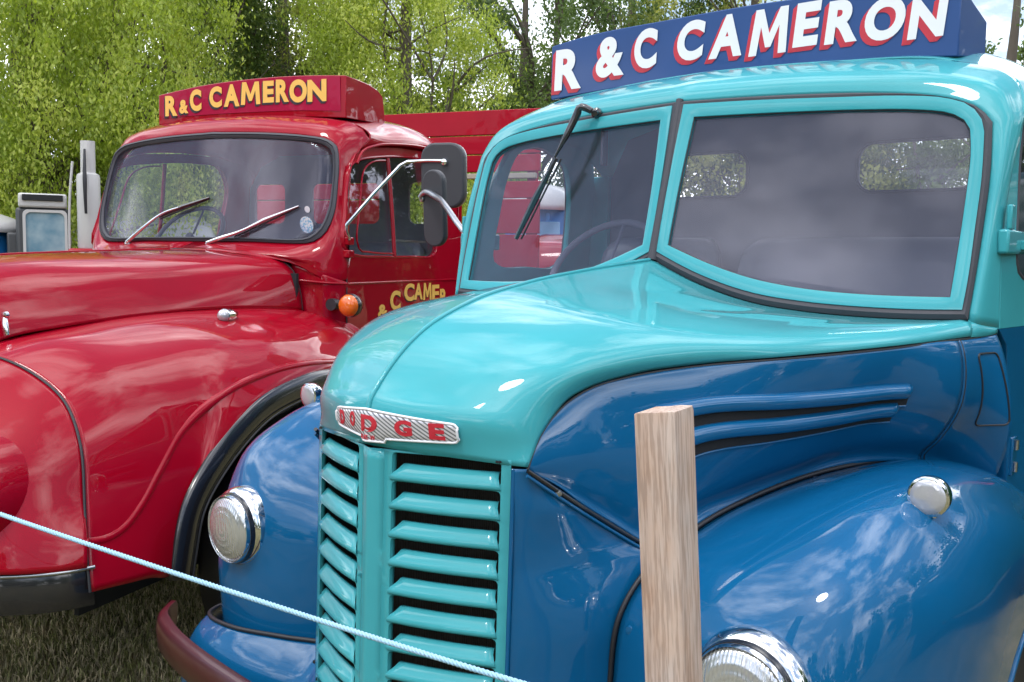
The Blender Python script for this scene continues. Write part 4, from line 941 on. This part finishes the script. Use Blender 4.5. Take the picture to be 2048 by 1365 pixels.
# wipers
def wz(x, z, d=.02): return (x, yF(x, z)-d, z)
for (a, b_, c, d_) in ((wz(-.418,1.735,.035), wz(-.222,1.874,.03), wz(-.24,1.862,.018), wz(.047,1.957,.012)), (wz(.097,1.735,.035), wz(.25,1.787,.03), wz(.225,1.775,.018), wz(.535,1.915,.012))):
    w_ = empty('wiper', (0, 0, 0)); w_.parent = red
    tb('wiper_arm', [a, tuple((A(a)+A(b_))/2+A((0, -.008, 0))), b_, tuple(A(b_)*.6+A(d_)*.4+A((0, -.012, 0)))], [.010, .009, .006, .004], CHR, w_, 8, 20)
    tb('wiper_blade', [c, tuple((A(c)+A(d_))/2+A((0, -.012, .002))), d_], [.005, .011, .004], GBLK if a[0] < 0 else STEEL, w_, 6)
    tb('wiper_rubber', [tuple(A(c)+A((0, .004, -.010))), tuple(A(d_)+A((0, .004, -.006)))], .0035, RUB, w_, 6)
    lt_('wiper_pivot', [(.018, .03), (.018, .008), (.014, -.004), (.0004, -.008)], STEEL, w_, (a[0], a[1]+.005, a[2]-.004), (R(-60), 0, 0), 16)
STK = mat('pale_blue_sticker', (.25, .55, .72), .6)
lk(STK, ramp(STK, noise(STK, 90, 3).outputs['Fac'], [(.42, (.18, .48, .68)), (.55, (.75, .80, .82))]).outputs[0], B(STK).inputs['Base Color'])
lt_('tax_disc', [(0, -.0008), (.040, -.0008), (.040, .0008), (0, .0008)], STK, red, (.583, yF(.583, 1.827)-.004, 1.827), (R(15), 0, R(-8)), 28)
lt_('small_sticker', [(0, -.0008), (.016, -.0008), (.016, .0008), (0, .0008)], WHITE, red, (.575, yF(.575, 1.90)-.004, 1.90), (R(15), 0, R(-8)), 20)
# mirror on a bent chrome arm
mq = empty('arm_mirror', (0, 0, 0)); mq.parent = red
tb('mirror_arm', [(.790, .03, 1.762), (.795, -.004, 1.80), (.798, -.005, 1.828), (.90, .05, 1.965), (1.02, .10, 2.105), (1.05, .11, 2.122), (1.15, .12, 2.126), (1.232, .128, 2.124)], .0085, CHR, mq, 10)
hv, hf = plate(rrect(-.096, .096, -.138, .138, .058), [], .03, .010)
mk('mirror_head', [(a, w, b) for a, b, w in hv], hf, BPLA, mq, True, 0, 40, (1.216, .155, 2.06), (R(3), 0, R(4)))
hv, hf = plate(rrect(-.102, .102, -.144, .144, .062), [], .010, .003)
mk('mirror_rim', [(a, w, b) for a, b, w in hv], hf, STEEL, mq, True, 0, 40, (1.216, .172, 2.06), (R(3), 0, R(4)))
lt_('ball_joint', [(0, -.022), (.014, -.018), (.018, -.006), (.016, .006), (0, .01)], CHR, mq, (1.234, .132, 2.118), None, 16)
for z in (1.76, 1.70): bx('door_hinge', (.755, .79, .03, .08, z-.025, z+.012), RED, mq, .005)
# rear wall with three windows, interior
def wrr(a, b_): return rrect(a, b_, 1.885, 2.135, .045)
hs = [wrr(.44, .67), wrr(-.24, .24), wrr(-.67, -.44)]
v, f = plate([(-.73, 1.0), (.73, 1.0), (.71, 2.10), (.62, 2.24), (.47, 2.31), (-.47, 2.31), (-.62, 2.24), (-.71, 2.10)], hs, .02)
rwl = mk('rear_wall', [(x, 1.31+w, z) for x, z, w in v], f, INT, red, False)
for h_ in hs: mk('window_pane', [(x, 1.31, z) for x, z in h_], [tuple(range(len(h_)))], GLR, rwl, False, .003)
bx('cab_floor', (-.74, .74, -.05, 1.34, .98, 1.0), DARK, red, 0)
bx('firewall', (-.60, .60, -.12, -.10, .6, 1.60), DARK, red, 0)
ds = [[(x, yF(x, 1.73)+.012, 1.735) for x in np.linspace(-.68, .68, 9)], [(x, .10, 1.715) for x in np.linspace(-.68, .68, 9)], [(x, .16, 1.66) for x in np.linspace(-.72, .72, 9)], [(x, .17, 1.5) for x in np.linspace(-.72, .72, 9)]]
grid('dashboard', loft(ds, 12, 14), SEATM, red, .004)
seat(-.66, -.14, red, .92); seat(.02, .66, red, .92)
steering(red, (-.36, .30, 1.78), .20, R(50), RUB)
# wheels, arches, chassis, planked headboard, flat bed
for s in (1, -1):
    wheel(red, (s*.80, -.50, .47), .46, .22, RED)
    bx('inner_arch', (s*.56-.01, s*.56+.01, -1.40, .4, .42, 1.22), DARK, red, 0)
    bx('arch_top', (min(s*.56, s*.95), max(s*.56, s*.95), -.95, .1, 1.12, 1.14) , DARK, red, 0)
    bx('chassis_rail', (s*.38-.03, s*.38+.03, -1.7, 3.9, .58, .74), DARK, red, 0)
bx('arch_rear', (-.95, .95, .38, .41, .35, 1.1), DARK, red, 0)
bx('arch_front', (-.76, .76, -1.50, -1.47, .60, 1.0), DARK, red, 0)
hb = empty('headboard', (0, 0, 0)); hb.parent = red
zz = [2.225, 2.335, 2.455, 2.612]
for i in range(3): bx('board', (-1.12, 1.125, 1.72, 1.745, zz[i]+.003, zz[i+1]-.003), REDB, hb, .004)
zz = [1.18, 1.40, 1.62, 1.84, 2.06, 2.17]
for i in range(5):
    bx('board', (.80 if i > 3 else .70, 1.125, 1.72, 1.745, zz[i]+.003, zz[i+1]-.003), REDB, hb, .004)
    bx('board', (-1.12, .22, 1.72, 1.745, zz[i]+.003, zz[i+1]-.003), REDB, hb, .004)
bx('cross_rail', (-1.10, 1.10, 1.715, 1.75, 2.185, 2.218), mat('bare_wood_rail', (.42, .36, .28), .8), hb, .004)
for x in (-1.05, .0, 1.06): bx('post', (x-.03, x+.03, 1.748, 1.80, 1.1, 2.60), REDB, hb, .005)
bx('flat_bed', (-1.12, 1.12, 1.78, 5.2, 1.08, 1.16), REDB, red, .01)
# ================================================================ STAKES AND ROPE
def stake(loc, rz, lean, label, h=1.487, w=.0285, tilt=0):
    V = []; F = []; zs = np.linspace(-.3, h, 26); n = 4; cs = []
    sec = rrect(-w, w, -w, w, .0022, 1); k = len(sec)
    for i, z in enumerate(zs):
        for (x, y) in sec:
            j = 1+.006*math.sin(z*9+x*30); V.append((x*j, y*j, z))
    F = gfaces(len(zs), k)+[(i*k+k-1, i*k, i*k+k, i*k+2*k-1) for i in range(len(zs)-1)]
    top = len(V)
    for q, z in ((.975, h+.0025), (.6, h+.004), (.3, h+.003)):
        for (x, y) in sec: V.append((x*q, y*q, z+.004*math.sin(x*60+1)-.002*math.cos(y*90)))
    b0 = (len(zs)-1)*k
    for r_ in range(3):
        for i in range(k):
            a = (b0 if r_ == 0 else top+(r_-1)*k); c = top+r_*k; j = (i+1) % k
            F.append((a+i, a+j, c+j, c+i))
    F.append(tuple(range(top+2*k, top+3*k))); F.append(tuple(range(k))[::-1])
    o = fixn(mk('wooden_stake', V, F, WOOD, None, True, 0, 22, loc, (0, lean, rz)))
    tag(o, label, 'post')
    if tilt:
        ax = Vector((fw.x, fw.y, 0)).normalized(); top = Vector((loc[0], loc[1], h)); Mt = Matrix.Translation(top) @ Matrix.Rotation(tilt, 4, ax) @ Matrix.Rotation(rz, 4, 'Z') @ Matrix.Translation((0, 0, -h)); o.matrix_world = Mt
    return o
stake((.743+.0175, -.582+.0145, 0), R(3), 0, 'square weathered wooden stake standing upright in front of the blue wing', tilt=R(-3.9))
st2 = stake((-2.45, -1.13, 0), R(20), 0, 'square wooden stake out to the left holding the far end of the rope', 1.35)
# twisted rope, slack between the stakes
def rope(pts, r, name):
    P = cr(pts, 900); T = np.gradient(P, axis=0); T /= np.linalg.norm(T, axis=1)[:, None]
    a = np.cross(T, (0, 0, 1)); a /= np.linalg.norm(a, axis=1)[:, None]; b = np.cross(T, a)
    ds_ = np.concatenate([[0], np.cumsum(np.linalg.norm(np.diff(P, axis=0), axis=1))]); parts = []
    for k in range(3):
        th = ds_/.021*2*math.pi+k*2*math.pi/3
        q = P+a*(np.cos(th)*r*.52)[:, None]+b*(np.sin(th)*r*.52)[:, None]
        parts.append(tube(q, r*.56, 6))
    return merge(parts)
v, f = rope([(-2.44, -1.10, 1.27), (-1.394, -.985, 1.232), (-.9, -.955, 1.220), (-.386, -.918, 1.210), (.254, -.735, 1.134), (.622, -.668, 1.118), (.745, -.616, 1.10)], .0042, 'rope')
rp = mk('rope', v, f, ROPE, None, True, 0, 80); tag(rp, 'pale blue twisted rope strung across in front of both lorries', 'rope')
kt = [( .752+.037*math.cos(t)*1.0, -.575+.037*math.sin(t), 1.098+.006*t/6.28) for t in np.linspace(0, 4*math.pi, 70)]
v, f = tube(kt, .0046, 6); mk('knot', v, f, ROPE, rp, True, 0, 80)

# ================================================================ GROUND
GRD = mat('turf', (.07, .075, .03), .95)
gn = noise(GRD, 1.1, 8, .7); lk(GRD, ramp(GRD, gn.outputs['Fac'], [(.3, (.09, .10, .035)), (.5, (.20, .18, .08)), (.7, (.32, .26, .13))]).outputs[0], B(GRD).inputs['Base Color'])
bump(GRD, noise(GRD, 60, 6, .8).outputs['Fac'], 1, .02)
bm = bmesh.new(); bmesh.ops.create_grid(bm, x_segments=60, y_segments=60, size=250)
for vv in bm.verts: vv.co.z = 0
me = bpy.data.meshes.new('ground'); bm.to_mesh(me); bm.free(); me.materials.append(GRD)
g = bpy.data.objects.new('ground', me); COL.objects.link(g); g['kind'] = 'structure'
GRS = mat('grass_blade', (.10, .12, .03), .7)
ga = nd(GRS, 'ShaderNodeAttribute'); ga.attribute_name = 'tint'; lk(GRS, ga.outputs['Color'], B(GRS).inputs['Base Color'])
def blades(n, x0, x1, y0, y1, h):
    x = rng.uniform(x0, x1, n); y = rng.uniform(y0, y1, n); a = rng.uniform(0, 6.283, n); hh = h*rng.uniform(.35, 1.25, n); w = .0028
    le = rng.uniform(0, 1.0, n); la = rng.uniform(0, 6.283, n)
    b0 = np.stack([x-w*np.cos(a), y-w*np.sin(a), x*0], 1); b1 = np.stack([x+w*np.cos(a), y+w*np.sin(a), x*0], 1)
    m0 = np.stack([x+hh*le*.35*np.cos(la), y+hh*le*.35*np.sin(la), hh*.6], 1)
    t = np.stack([x+hh*le*np.cos(la), y+hh*le*np.sin(la), hh*(1-.3*le)], 1)
    d = np.stack([w*.8*np.cos(a), w*.8*np.sin(a), a*0], 1)
    V = np.stack([b0, b1, m0-d, m0+d, t], 1).reshape(-1, 3); i = np.arange(n)*5
    F3 = np.stack([i+2, i+3, i+4], 1); F4 = np.stack([i, i+1, i+3, i+2], 1)
    c = rng.uniform(0, 1, (n, 1)); pal = np.where(rng.uniform(0, 1, (n, 1)) < .5, A([.26, .26, .09])*(.5+c), A([.72, .60, .36])*(.4+.8*c))
    me = bpy.data.meshes.new('grass'); nv = len(V)
    me.vertices.add(nv); me.vertices.foreach_set('co', V.ravel())
    loops = np.concatenate([F4.ravel(), F3.ravel()]); me.loops.add(len(loops)); me.loops.foreach_set('vertex_index', loops)
    me.polygons.add(2*n); me.polygons.foreach_set('loop_start', np.concatenate([np.arange(n)*4, 4*n+np.arange(n)*3]))
    me.update(calc_edges=True)
    ca = me.color_attributes.new('tint', 'FLOAT_COLOR', 'POINT'); ca.data.foreach_set('color', np.repeat(np.concatenate([pal, np.ones((n, 1))], 1), 5, 0).ravel())
    me.materials.append(GRS); o = bpy.data.objects.new('grass', me); COL.objects.link(o); o['kind'] = 'stuff'
    tag(o, 'rough trampled grass around and under the parked lorries', 'grass'); return o
blades(110000, -4.6, -.6, -1.8, 1.9, .05)

# ================================================================ TREES
def leafmat(name, a, b, c):
    m = bpy.data.materials.new(name); m.use_nodes = True; n = m.node_tree.nodes; l = m.node_tree.links
    for x in list(n): n.remove(x)
    o = n.new('ShaderNodeOutputMaterial'); at = n.new('ShaderNodeAttribute'); at.attribute_name = 'tint'
    r = n.new('ShaderNodeValToRGB'); r.color_ramp.elements[0].color = (*a, 1); r.color_ramp.elements[1].color = (*c, 1); e = r.color_ramp.elements.new(.5); e.color = (*b, 1)
    l.new(at.outputs['Fac'], r.inputs[0])
    d = n.new('ShaderNodeBsdfPrincipled'); d.inputs['Roughness'].default_value = .5; t = n.new('ShaderNodeBsdfTranslucent'); mx = n.new('ShaderNodeMixShader'); mx.inputs[0].default_value = .42
    l.new(r.outputs[0], d.inputs['Base Color'])
    hs = n.new('ShaderNodeHueSaturation'); hs.inputs['Value'].default_value = 1.7; hs.inputs['Saturation'].default_value = 1.1; l.new(r.outputs[0], hs.inputs['Color']); l.new(hs.outputs[0], t.inputs[0])
    l.new(d.outputs[0], mx.inputs[1]); l.new(t.outputs[0], mx.inputs[2]); l.new(mx.outputs[0], o.inputs[0]); return m
LW = leafmat('willow_leaf', (.16, .22, .03), (.32, .40, .06), (.54, .57, .15))
LO = leafmat('olive_leaf', (.10, .13, .03), (.22, .25, .06), (.40, .41, .12))
LD_ = leafmat('dark_leaf', (.045, .08, .022), (.10, .155, .04), (.20, .27, .075))
def crown(name, lobes, n, size, m, parent, droop=.3, per=260, spread=.42):
    """lobes: (x, y, z, rx, ry, rz, weight); leaves sit in clumps spread through each lobe"""
    wt = A([q[6]*q[3]*q[4]*q[5] for q in lobes]); wt /= wt.sum(); nc = max(8, n//per)
    li = rng.choice(len(lobes), nc, p=wt); Lb = A(lobes)[li]
    u = rng.normal(size=(nc, 3)); u /= np.linalg.norm(u, axis=1)[:, None]; rad = rng.uniform(.25, 1, nc)**.45
    cc = Lb[:, :3]+u*rad[:, None]*Lb[:, 3:6]; cc[:, 2] += (rng.uniform(-1, 1, nc))*.1
    clump_tone = rng.uniform(.0, 1, nc)  # one random leaf tone per clump
    ci = rng.integers(0, nc, n); s = spread*rng.uniform(.5, 1.3, nc)[ci]
    P = cc[ci]+rng.normal(size=(n, 3))*np.stack([s, s, s*(.55+droop*1.4)], 1)*.5
    keep = P[:, 2] > .15; P = P[keep]; ci = ci[keep]; n = len(P)
    d = rng.normal(size=(n, 3)); d[:, 2] -= droop*3; d /= np.linalg.norm(d, axis=1)[:, None]
    e = np.cross(d, rng.normal(size=(n, 3))); e /= np.linalg.norm(e, axis=1)[:, None]
    L_ = size*rng.uniform(.6, 1.3, n)[:, None]; Wd = L_*(.45 if droop > .5 else .55)
    nn = np.cross(d, e); V = np.stack([P-d*L_*.5, P+e*Wd*.5+nn*L_*.05, P+d*L_*.5, P-e*Wd*.5+nn*L_*.05], 1).reshape(-1, 3)
    tint = np.clip(clump_tone[ci]*.8+rng.uniform(0, .28, n)-.04, 0, 1)
    me = bpy.data.meshes.new(name); me.vertices.add(4*n); me.vertices.foreach_set('co', V.ravel().astype(np.float32))
    me.loops.add(4*n); me.loops.foreach_set('vertex_index', np.arange(4*n)); me.polygons.add(n); me.polygons.foreach_set('loop_start', np.arange(n)*4)
    me.update(calc_edges=True)
    ca = me.attributes.new('tint', 'FLOAT', 'POINT'); ca.data.foreach_set('value', np.repeat(tint, 4).astype(np.float32))
    me.materials.append(m); o = bpy.data.objects.new(name, me); link(o, parent); return o, cc
def tree(loc, H, lobes, n, size, m, label, droop=.3, trunk=.22, group=None, limbs=14, per=260, spread=.42, thick=1, name='tree', nlod=1):
    r = empty(name, loc, 0, label, 'tree', group)
    _, cc = crown('crown', lobes, n, size, m, r, droop, per, spread)
    parts = [tube([(0, 0, -.2), (.05, .03, H*.25), (-.05, .06, H*.5), (.04, 0, H*.72), (0, 0, H*.92)], [trunk*1.25, trunk, trunk*.8, trunk*.45, trunk*.12], 10, 20)]
    v, f = merge(parts); mk('trunk', v, f, BARK, r, True, 0, 60)
    parts = []
    idx = rng.choice(len(cc), min(limbs, len(cc)), replace=False)
    for i in idx:
        t = cc[i]; h = min(H*.8, max(H*.15, t[2]*rng.uniform(.35, .75))); b = A((0, 0, h)); mid = b+(t-b)*.5+A((0, 0, .25))+rng.normal(size=3)*.25
        rr_ = trunk*rng.uniform(.2, .42)*thick
        parts.append(tube([b, mid, t], [rr_, rr_*.6, rr_*.15], 6, 12))
        for _ in range(2):
            e_ = t+rng.normal(size=3)*.7; parts.append(tube([mid, (mid+e_)/2+rng.normal(size=3)*.1, e_], [rr_*.5, rr_*.3, .006], 5, 8))
    v, f = merge(parts); mk('limbs', v, f, BARK, r, True, 0, 60); return r
def at(az, D): a = R(az); return (1.378-D*math.sin(a), -1.622+D*math.cos(a), 0)
# bright willow filling the left edge
tree(at(66.5, 15), 8.5, [(0,0,5.2,3.0,2.6,3.4,1),(-.5,-.6,3.0,3.0,2.3,2.6,1.2),(.9,.8,3.2,2.2,1.9,2.6,1),(1.0,.9,5.6,1.7,1.6,1.8,.8),(0,0,1.4,3.0,2.4,1.2,1)], 250000, .066, LW, 'bright green drooping willow filling the left edge behind the red lorry', 0.7, .3, None, 16, 230, .34)
tree(at(58.9, 19), 9, [(0,0,5.0,2.0,2.0,3.2,1),(.3,.5,2.5,2.2,2.0,2.0,1.2),(0,0,8,2.4,2,1.6,1)], 95000, .085, LD_, 'dark leaved tree in the gap right of the willow', .3, .26, None, 20, 260, .5)
tree(at(53.2, 21), 10, [(0,0,6.6,2.4,2.2,2.6,.75),(-.7,-.3,3.4,2.3,2.0,1.9,1),(.8,.8,4.0,2.0,2.0,1.8,1),(0,0,1.5,2.6,2.4,1.3,1),(-.6,.4,6.0,2.2,2,1.4,1)], 125000, .085, LO, 'olive green tree with bare limbs and sky showing over the red roof board', .35, .24, None, 40, 260, .46, 1.3)
tree(at(46.2, 17.5), 9, [(0,0,5.2,1.9,1.8,2.7,1),(.2,.3,2.7,2.1,1.9,1.9,1.2),(-.6,-.4,6.6,1.5,1.5,1.5,.9),(0,0,1.2,2.3,2,1.1,1)], 120000, .072, LW, 'yellow green tree standing between the two lorries', .6, .2, None, 18, 240, .42)
tree(at(39.2, 22), 10, [(0,0,6.6,3.0,2.4,2.7,.42),(.8,.5,4.2,2.6,2.4,1.7,.6),(-1.2,-1,4.0,1.8,1.8,1.6,.6),(0,0,1.6,3,2.6,1.4,1)], 80000, .095, LD_, 'open leafy tree with sky between its branches, left of the blue sign', .3, .18, None, 26, 240, .40, 1.5)
tree(at(33, 24), 11, [(0,0,7.0,3.0,2.4,2.8,.5),(.8,.5,4.0,3.0,2.4,2.0,.8),(0,0,1.6,3,2.6,1.4,1)], 75000, .10, LD_, 'dark green tree rising behind the R and first C of the blue sign', .3, .2, None, 26, 260, .44, 1.0)
tree(at(26, 22), 10, [(0,0,6.6,2.8,2.4,2.4,.7),(.4,.5,3.4,2.8,2.4,2.0,1.1),(0,0,1.4,3,2.6,1.4,1)], 60000, .11, LO, 'mid green tree behind the middle of the blue sign and rear window', .4, .24, None, 20, 260, .46)
tree(at(19, 23), 9, [(0,0,5.0,2.8,2.4,1.8,.8),(.4,.5,3.0,2.8,2.4,1.8,1.1),(0,0,1.4,3,2.6,1.4,1)], 42000, .12, LD_, 'dark leaved tree seen through the larger rear window of the turquoise cab', .4, .24, None, 20, 260, .46)
tree(at(12.6, 20), 9, [(0,0,5.3,2.5,2.0,1.7,.22),(.4,.5,3.0,2.4,2.0,1.4,.5),(0,0,1.4,3,2.2,1.4,1)], 21000, .12, LD_, 'thin tree with scattered leaves against white sky at the top right corner', .3, .16, None, 34, 220, .34, 1.0)
# hedge line and trees beyond the lane behind the photographer (mirrored in the paint)
GB = 'trees across the field behind the photographer'
for az, D, H, n in ((150, 21, 7.5, 12000), (170, 19, 9, 14000), (188, 22, 6.5, 12000), (205, 18, 8.5, 14000), (222, 20, 6.5, 12000), (240, 19, 8, 12000), (258, 20, 7, 12000), (276, 22, 8.5, 12000), (128, 23, 7.5, 12000), (108, 25, 8, 10000), (92, 27, 8.5, 10000), (139, 24, 6, 10000)):
    tree(at(az, D), H, [(0,0,H*.62,2.4,2.4,H*.30,1),(.8,.4,H*.35,3.2,3.0,H*.25,1),(-1.2,0,H*.25,3.2,3.0,H*.25,1)], n, .30, LD_, 'round dark field tree standing behind the camera position', .3, .3, GB, 10, 120, .6)

for az, D, H, n, lab in ((2, 19, 7, 16000, 'leafy field tree just beyond the right side of the picture'), (-12, 15, 7.5, 16000, 'bushy tree to the right of the turquoise cab, out of frame'), (-30, 13, 6.5, 14000, 'small bushy tree beside the near side of the blue lorry'), (-48, 14, 8.5, 14000, 'tall tree standing well to the right of the blue wing'), (-66, 16, 6, 10000, 'low round tree far right of the wooden stake'), (-85, 20, 9, 10000, 'broad tree off to the right of the camera')):
    tree(at(az, D), H, [(0,0,H*.62,2.0,2.0,H*.30,1),(.8,.4,H*.35,2.4,2.2,H*.25,1),(-1.0,0,H*.25,2.2,2.0,H*.22,1)], n, .22, LD_, lab, .3, .25, None, 10, 160, .6)
# ================================================================ THINGS BEHIND
def look(az, D): x, y, _ = at(az, D); return (x, y, 0), R(az)
WOFF = mat('off_white_paint', (.50, .49, .48), .4, 0, .4); BLK2 = mat('dark_grey_panel', (.05, .052, .055), .5)
PALEG = mat('pale_blue_window', (.20, .33, .40), .15, 0, 1, .05)
lk(PALEG, ramp(PALEG, noise(PALEG, 5, 3).outputs['Fac'], [(.35, (.12, .24, .32)), (.65, (.30, .40, .45))]).outputs[0], B(PALEG).inputs['Base Color'])
# commercial vehicle with tall exhaust: local x right, y away, z up
l, a = look(65.1, 10.2); ll = empty('exhaust_lorry', l, a, 'white topped dark lorry cab with tall white exhaust stack behind the red bonnet', 'lorry')
bx('cab', (-.36, .10, 0, 1.6, .9, 2.10), BLK2, ll, .03)
bx('roof_cap', (-.335, .085, -.03, 1.5, 2.10, 2.235), WOFF, ll, .02)
vt = bx('roof_vent', (-.30, .05, -.05, -.03, 2.165, 2.222), DARK, ll, .004)
wf = mk('window_frame', *plate(rrect(-.30, .085, 1.50, 2.08, .05), [rrect(-.275, .06, 1.52, 2.055, .05)], .03), WOFF, ll, False)
wf.data.transform(Matrix.Rotation(R(90), 4, 'X')); wf.location = (0, -.015, 0)
bx('window_pane', (-.275, .06, -.012, -.006, 1.50, 2.055), PALEG, ll, 0)
bx('side_step', (-.44, -.33, .05, .3, .9, 1.86), BLK2, ll, .02)
sx, sy = .275, -.10
ll2 = lt_('exhaust_stack', [(.100, 1.72-.9), (.106, 1.74-.9), (.106, 2.40-.9), (.100, 2.425-.9), (.068, 2.445-.9), (.066, 2.745-.9), (.056, 2.745-.9), (.054, 2.5-.9)], WOFF, ll, (sx, sy, .9), (R(90), 0, 0), 32)
tb('stack_clamp', [(sx-.03, sy-.13, 2.05), (sx-.035, sy-.145, 2.35), (sx-.03, sy-.09, 2.66)], [.012, .020, .010], RUB, ll, 8, 16)
tb('grab_rail', [(.10, -.04, 1.6), (.11, -.05, 2.2), (.14, -.05, 2.55)], .012, WOFF, ll, 8, 16)
bx('wing_panel', (.08, .42, -.26, .5, 1.50, 1.72), RED, ll, .03)
bx('body', (-.5, .9, -.2, 3.5, .5, 1.50), BLK2, ll, .04)
for s in (-.42, .8):
    w_ = wheel(ll, (s, .5, .48), .48, .25, WOFF)
# blue tent far left
l, a = look(67.6, 11.0); tt = empty('blue_tent', l, a, 'bright blue dome tent with a white fly roof at the far left edge', 'tent')
TB = mat('tent_blue', (.01, .17, .48), .6); TC = mat('tent_cyan', (.04, .42, .62), .6)
def dome(rx, ry, h, z0, n=20, m=12, pw=.8):
    rows = []
    for i in range(m+1):
        t = (math.pi/2)*i/m; rows.append([(rx*math.cos(t)**pw*math.cos(u), ry*math.cos(t)**pw*math.sin(u), z0+h*math.sin(t)) for u in np.linspace(0, 2*math.pi, n, endpoint=False)])
    G = np.array(rows); return G.reshape(-1, 3), gfaces(m+1, n, 0, True)
v, f = dome(1.0, .9, 2.02, 0, 24, 16, .12); mk('tent_body', v, f, TB, tt, True, .01, 60, (-.74, 0, 0))
v, f = dome(1.0, .93, .26, 1.86, 24, 8, .9); mk('fly_roof', v, f, WOFF, tt, True, .01, 60, (-.76, -.02, 0))
for x in (-.55, -.22): tb('tent_pole', [(x, -.95, 0), (x+.04, -.88, 1.2), (x-.02, -.62, 1.9)], .03, TC, tt, 8, 16)
tb('guy_rope', [(.12, -.3, 1.95), (.45, -.9, 1.2)], .008, RUB, tt, 6)
l, a = look(67.9, 10.5); rc_ = empty('red_trailer', l, a, 'low red trailer top just visible past the end of the red bonnet', 'trailer')
bx('trailer_body', (-1.2, .17, 0, 1.4, .5, 1.60), RED, rc_, .05); bx('trailer_lid', (-1.1, .08, .05, 1.3, 1.60, 1.665), RED, rc_, .02)
for s in (-.9, .0): wheel(rc_, (s, .5, .35), .35, .2, WOFF)
# portable toilet seen through the turquoise cab
l, a = look(38.2, 9.2); wc = empty('portable_toilet', l, a, 'blue portable toilet with white domed roof seen through the turquoise cab side window', 'portable toilet')
TBL = mat('toilet_blue', (.02, .20, .55), .45)
bx('cabin', (-.30, .30, 0, .95, .05, 2.18), TBL, wc, .03)
for x in (-.28, -.09, .10, .28): bx('corner_rib', (x-.025, x+.025, -.03, .0, .1, 2.14), TBL, wc, .01)
v, f = dome(.40, .62, .26, 2.16, 20, 8, .5); mk('roof', v, f, WOFF, wc, True, .01, 60, (0, .45, 0))
bx('door', (-.20, .22, -.035, -.012, .15, 2.05), mat('toilet_pale_blue', (.20, .42, .62), .5), wc, .01)
bx('door_latch', (.14, .19, -.05, -.035, 1.05, 1.15), WOFF, wc, .004)
def van(name, l, a, m, w, ln, h, label, cat):
    r = empty(name, l, a, label, cat)
    G = []
    for y, dz, dx in ((0, .55, .10), (.06, .12, .03), (.3, .02, 0), (ln*.5, 0, 0), (ln-.2, .02, 0), (ln-.02, .10, .03), (ln, .5, .08)):
        G.append([(-w/2+dx, y, .45), (-w/2+dx*.6, y, 1.0), (-w/2+.02+dx, y, h-.28-dz*.4), (-w/2+.12+dx, y, h-.06-dz*.8), (0, y, h-dz*.8), (w/2-.12-dx, y, h-.06-dz*.8), (w/2-.02-dx, y, h-.28-dz*.4), (w/2-dx*.6, y, 1.0), (w/2-dx, y, .45)])
    mk('body', *(lambda g_: (g_.reshape(-1, 3), gfaces(g_.shape[0], g_.shape[1])+[tuple(range(g_.shape[1]))[::-1], tuple(range((g_.shape[0]-1)*g_.shape[1], g_.shape[0]*g_.shape[1]))]))(loft(G, 26, 30)), m, r, True, 0, 50)
    bx('windscreen', (-w/2+.22, w/2-.22, -.012, .02, 1.12, h-.62), PALEG, r, .01)
    for s in (-1, 1):
        bx('window', (s*(w/2-.03)-.012, s*(w/2-.03)+.012, .6, 1.5, 1.15, h-.45), PALEG, r, .008)
        for y in (.6, ln-.7): wheel(r, (s*(w/2-.12), y, .34), .34, .2, STEEL)
        lt_('headlight', [(.09, .0), (.095, .02), (.07, -.02), (.0004, -.03)], CHR, r, (s*(w/2-.25), -.01, .8), None, 20)
    bx('bumper', (-w/2+.05, w/2-.05, -.10, -.02, .42, .55), STEEL, r, .02)
    return r
l, a = look(60.9, 13.5); van('white_van', l, a, WOFF, 2.0, 3.6, 2.15, 'white van seen through the left side of the red lorry windscreen', 'van')
l, a = look(35.4, 7.6); van('red_van', l, (a[0] if isinstance(a, tuple) else a)-R(8), RED, 1.5, 3.2, 1.86, 'small red van behind the turquoise cab seen low through its side window', 'van')

DGR = paint('dark_green_paint', (.01, .045, .02), .4)
van('mirrored_van', (5.2, 2.6, 0), R(60), DGR, 2.0, 4.6, 2.2, 'dark green van added out of view on the right to be mirrored in the blue paint', 'van')  # unseen van, added only as a dark reflection for the blue side
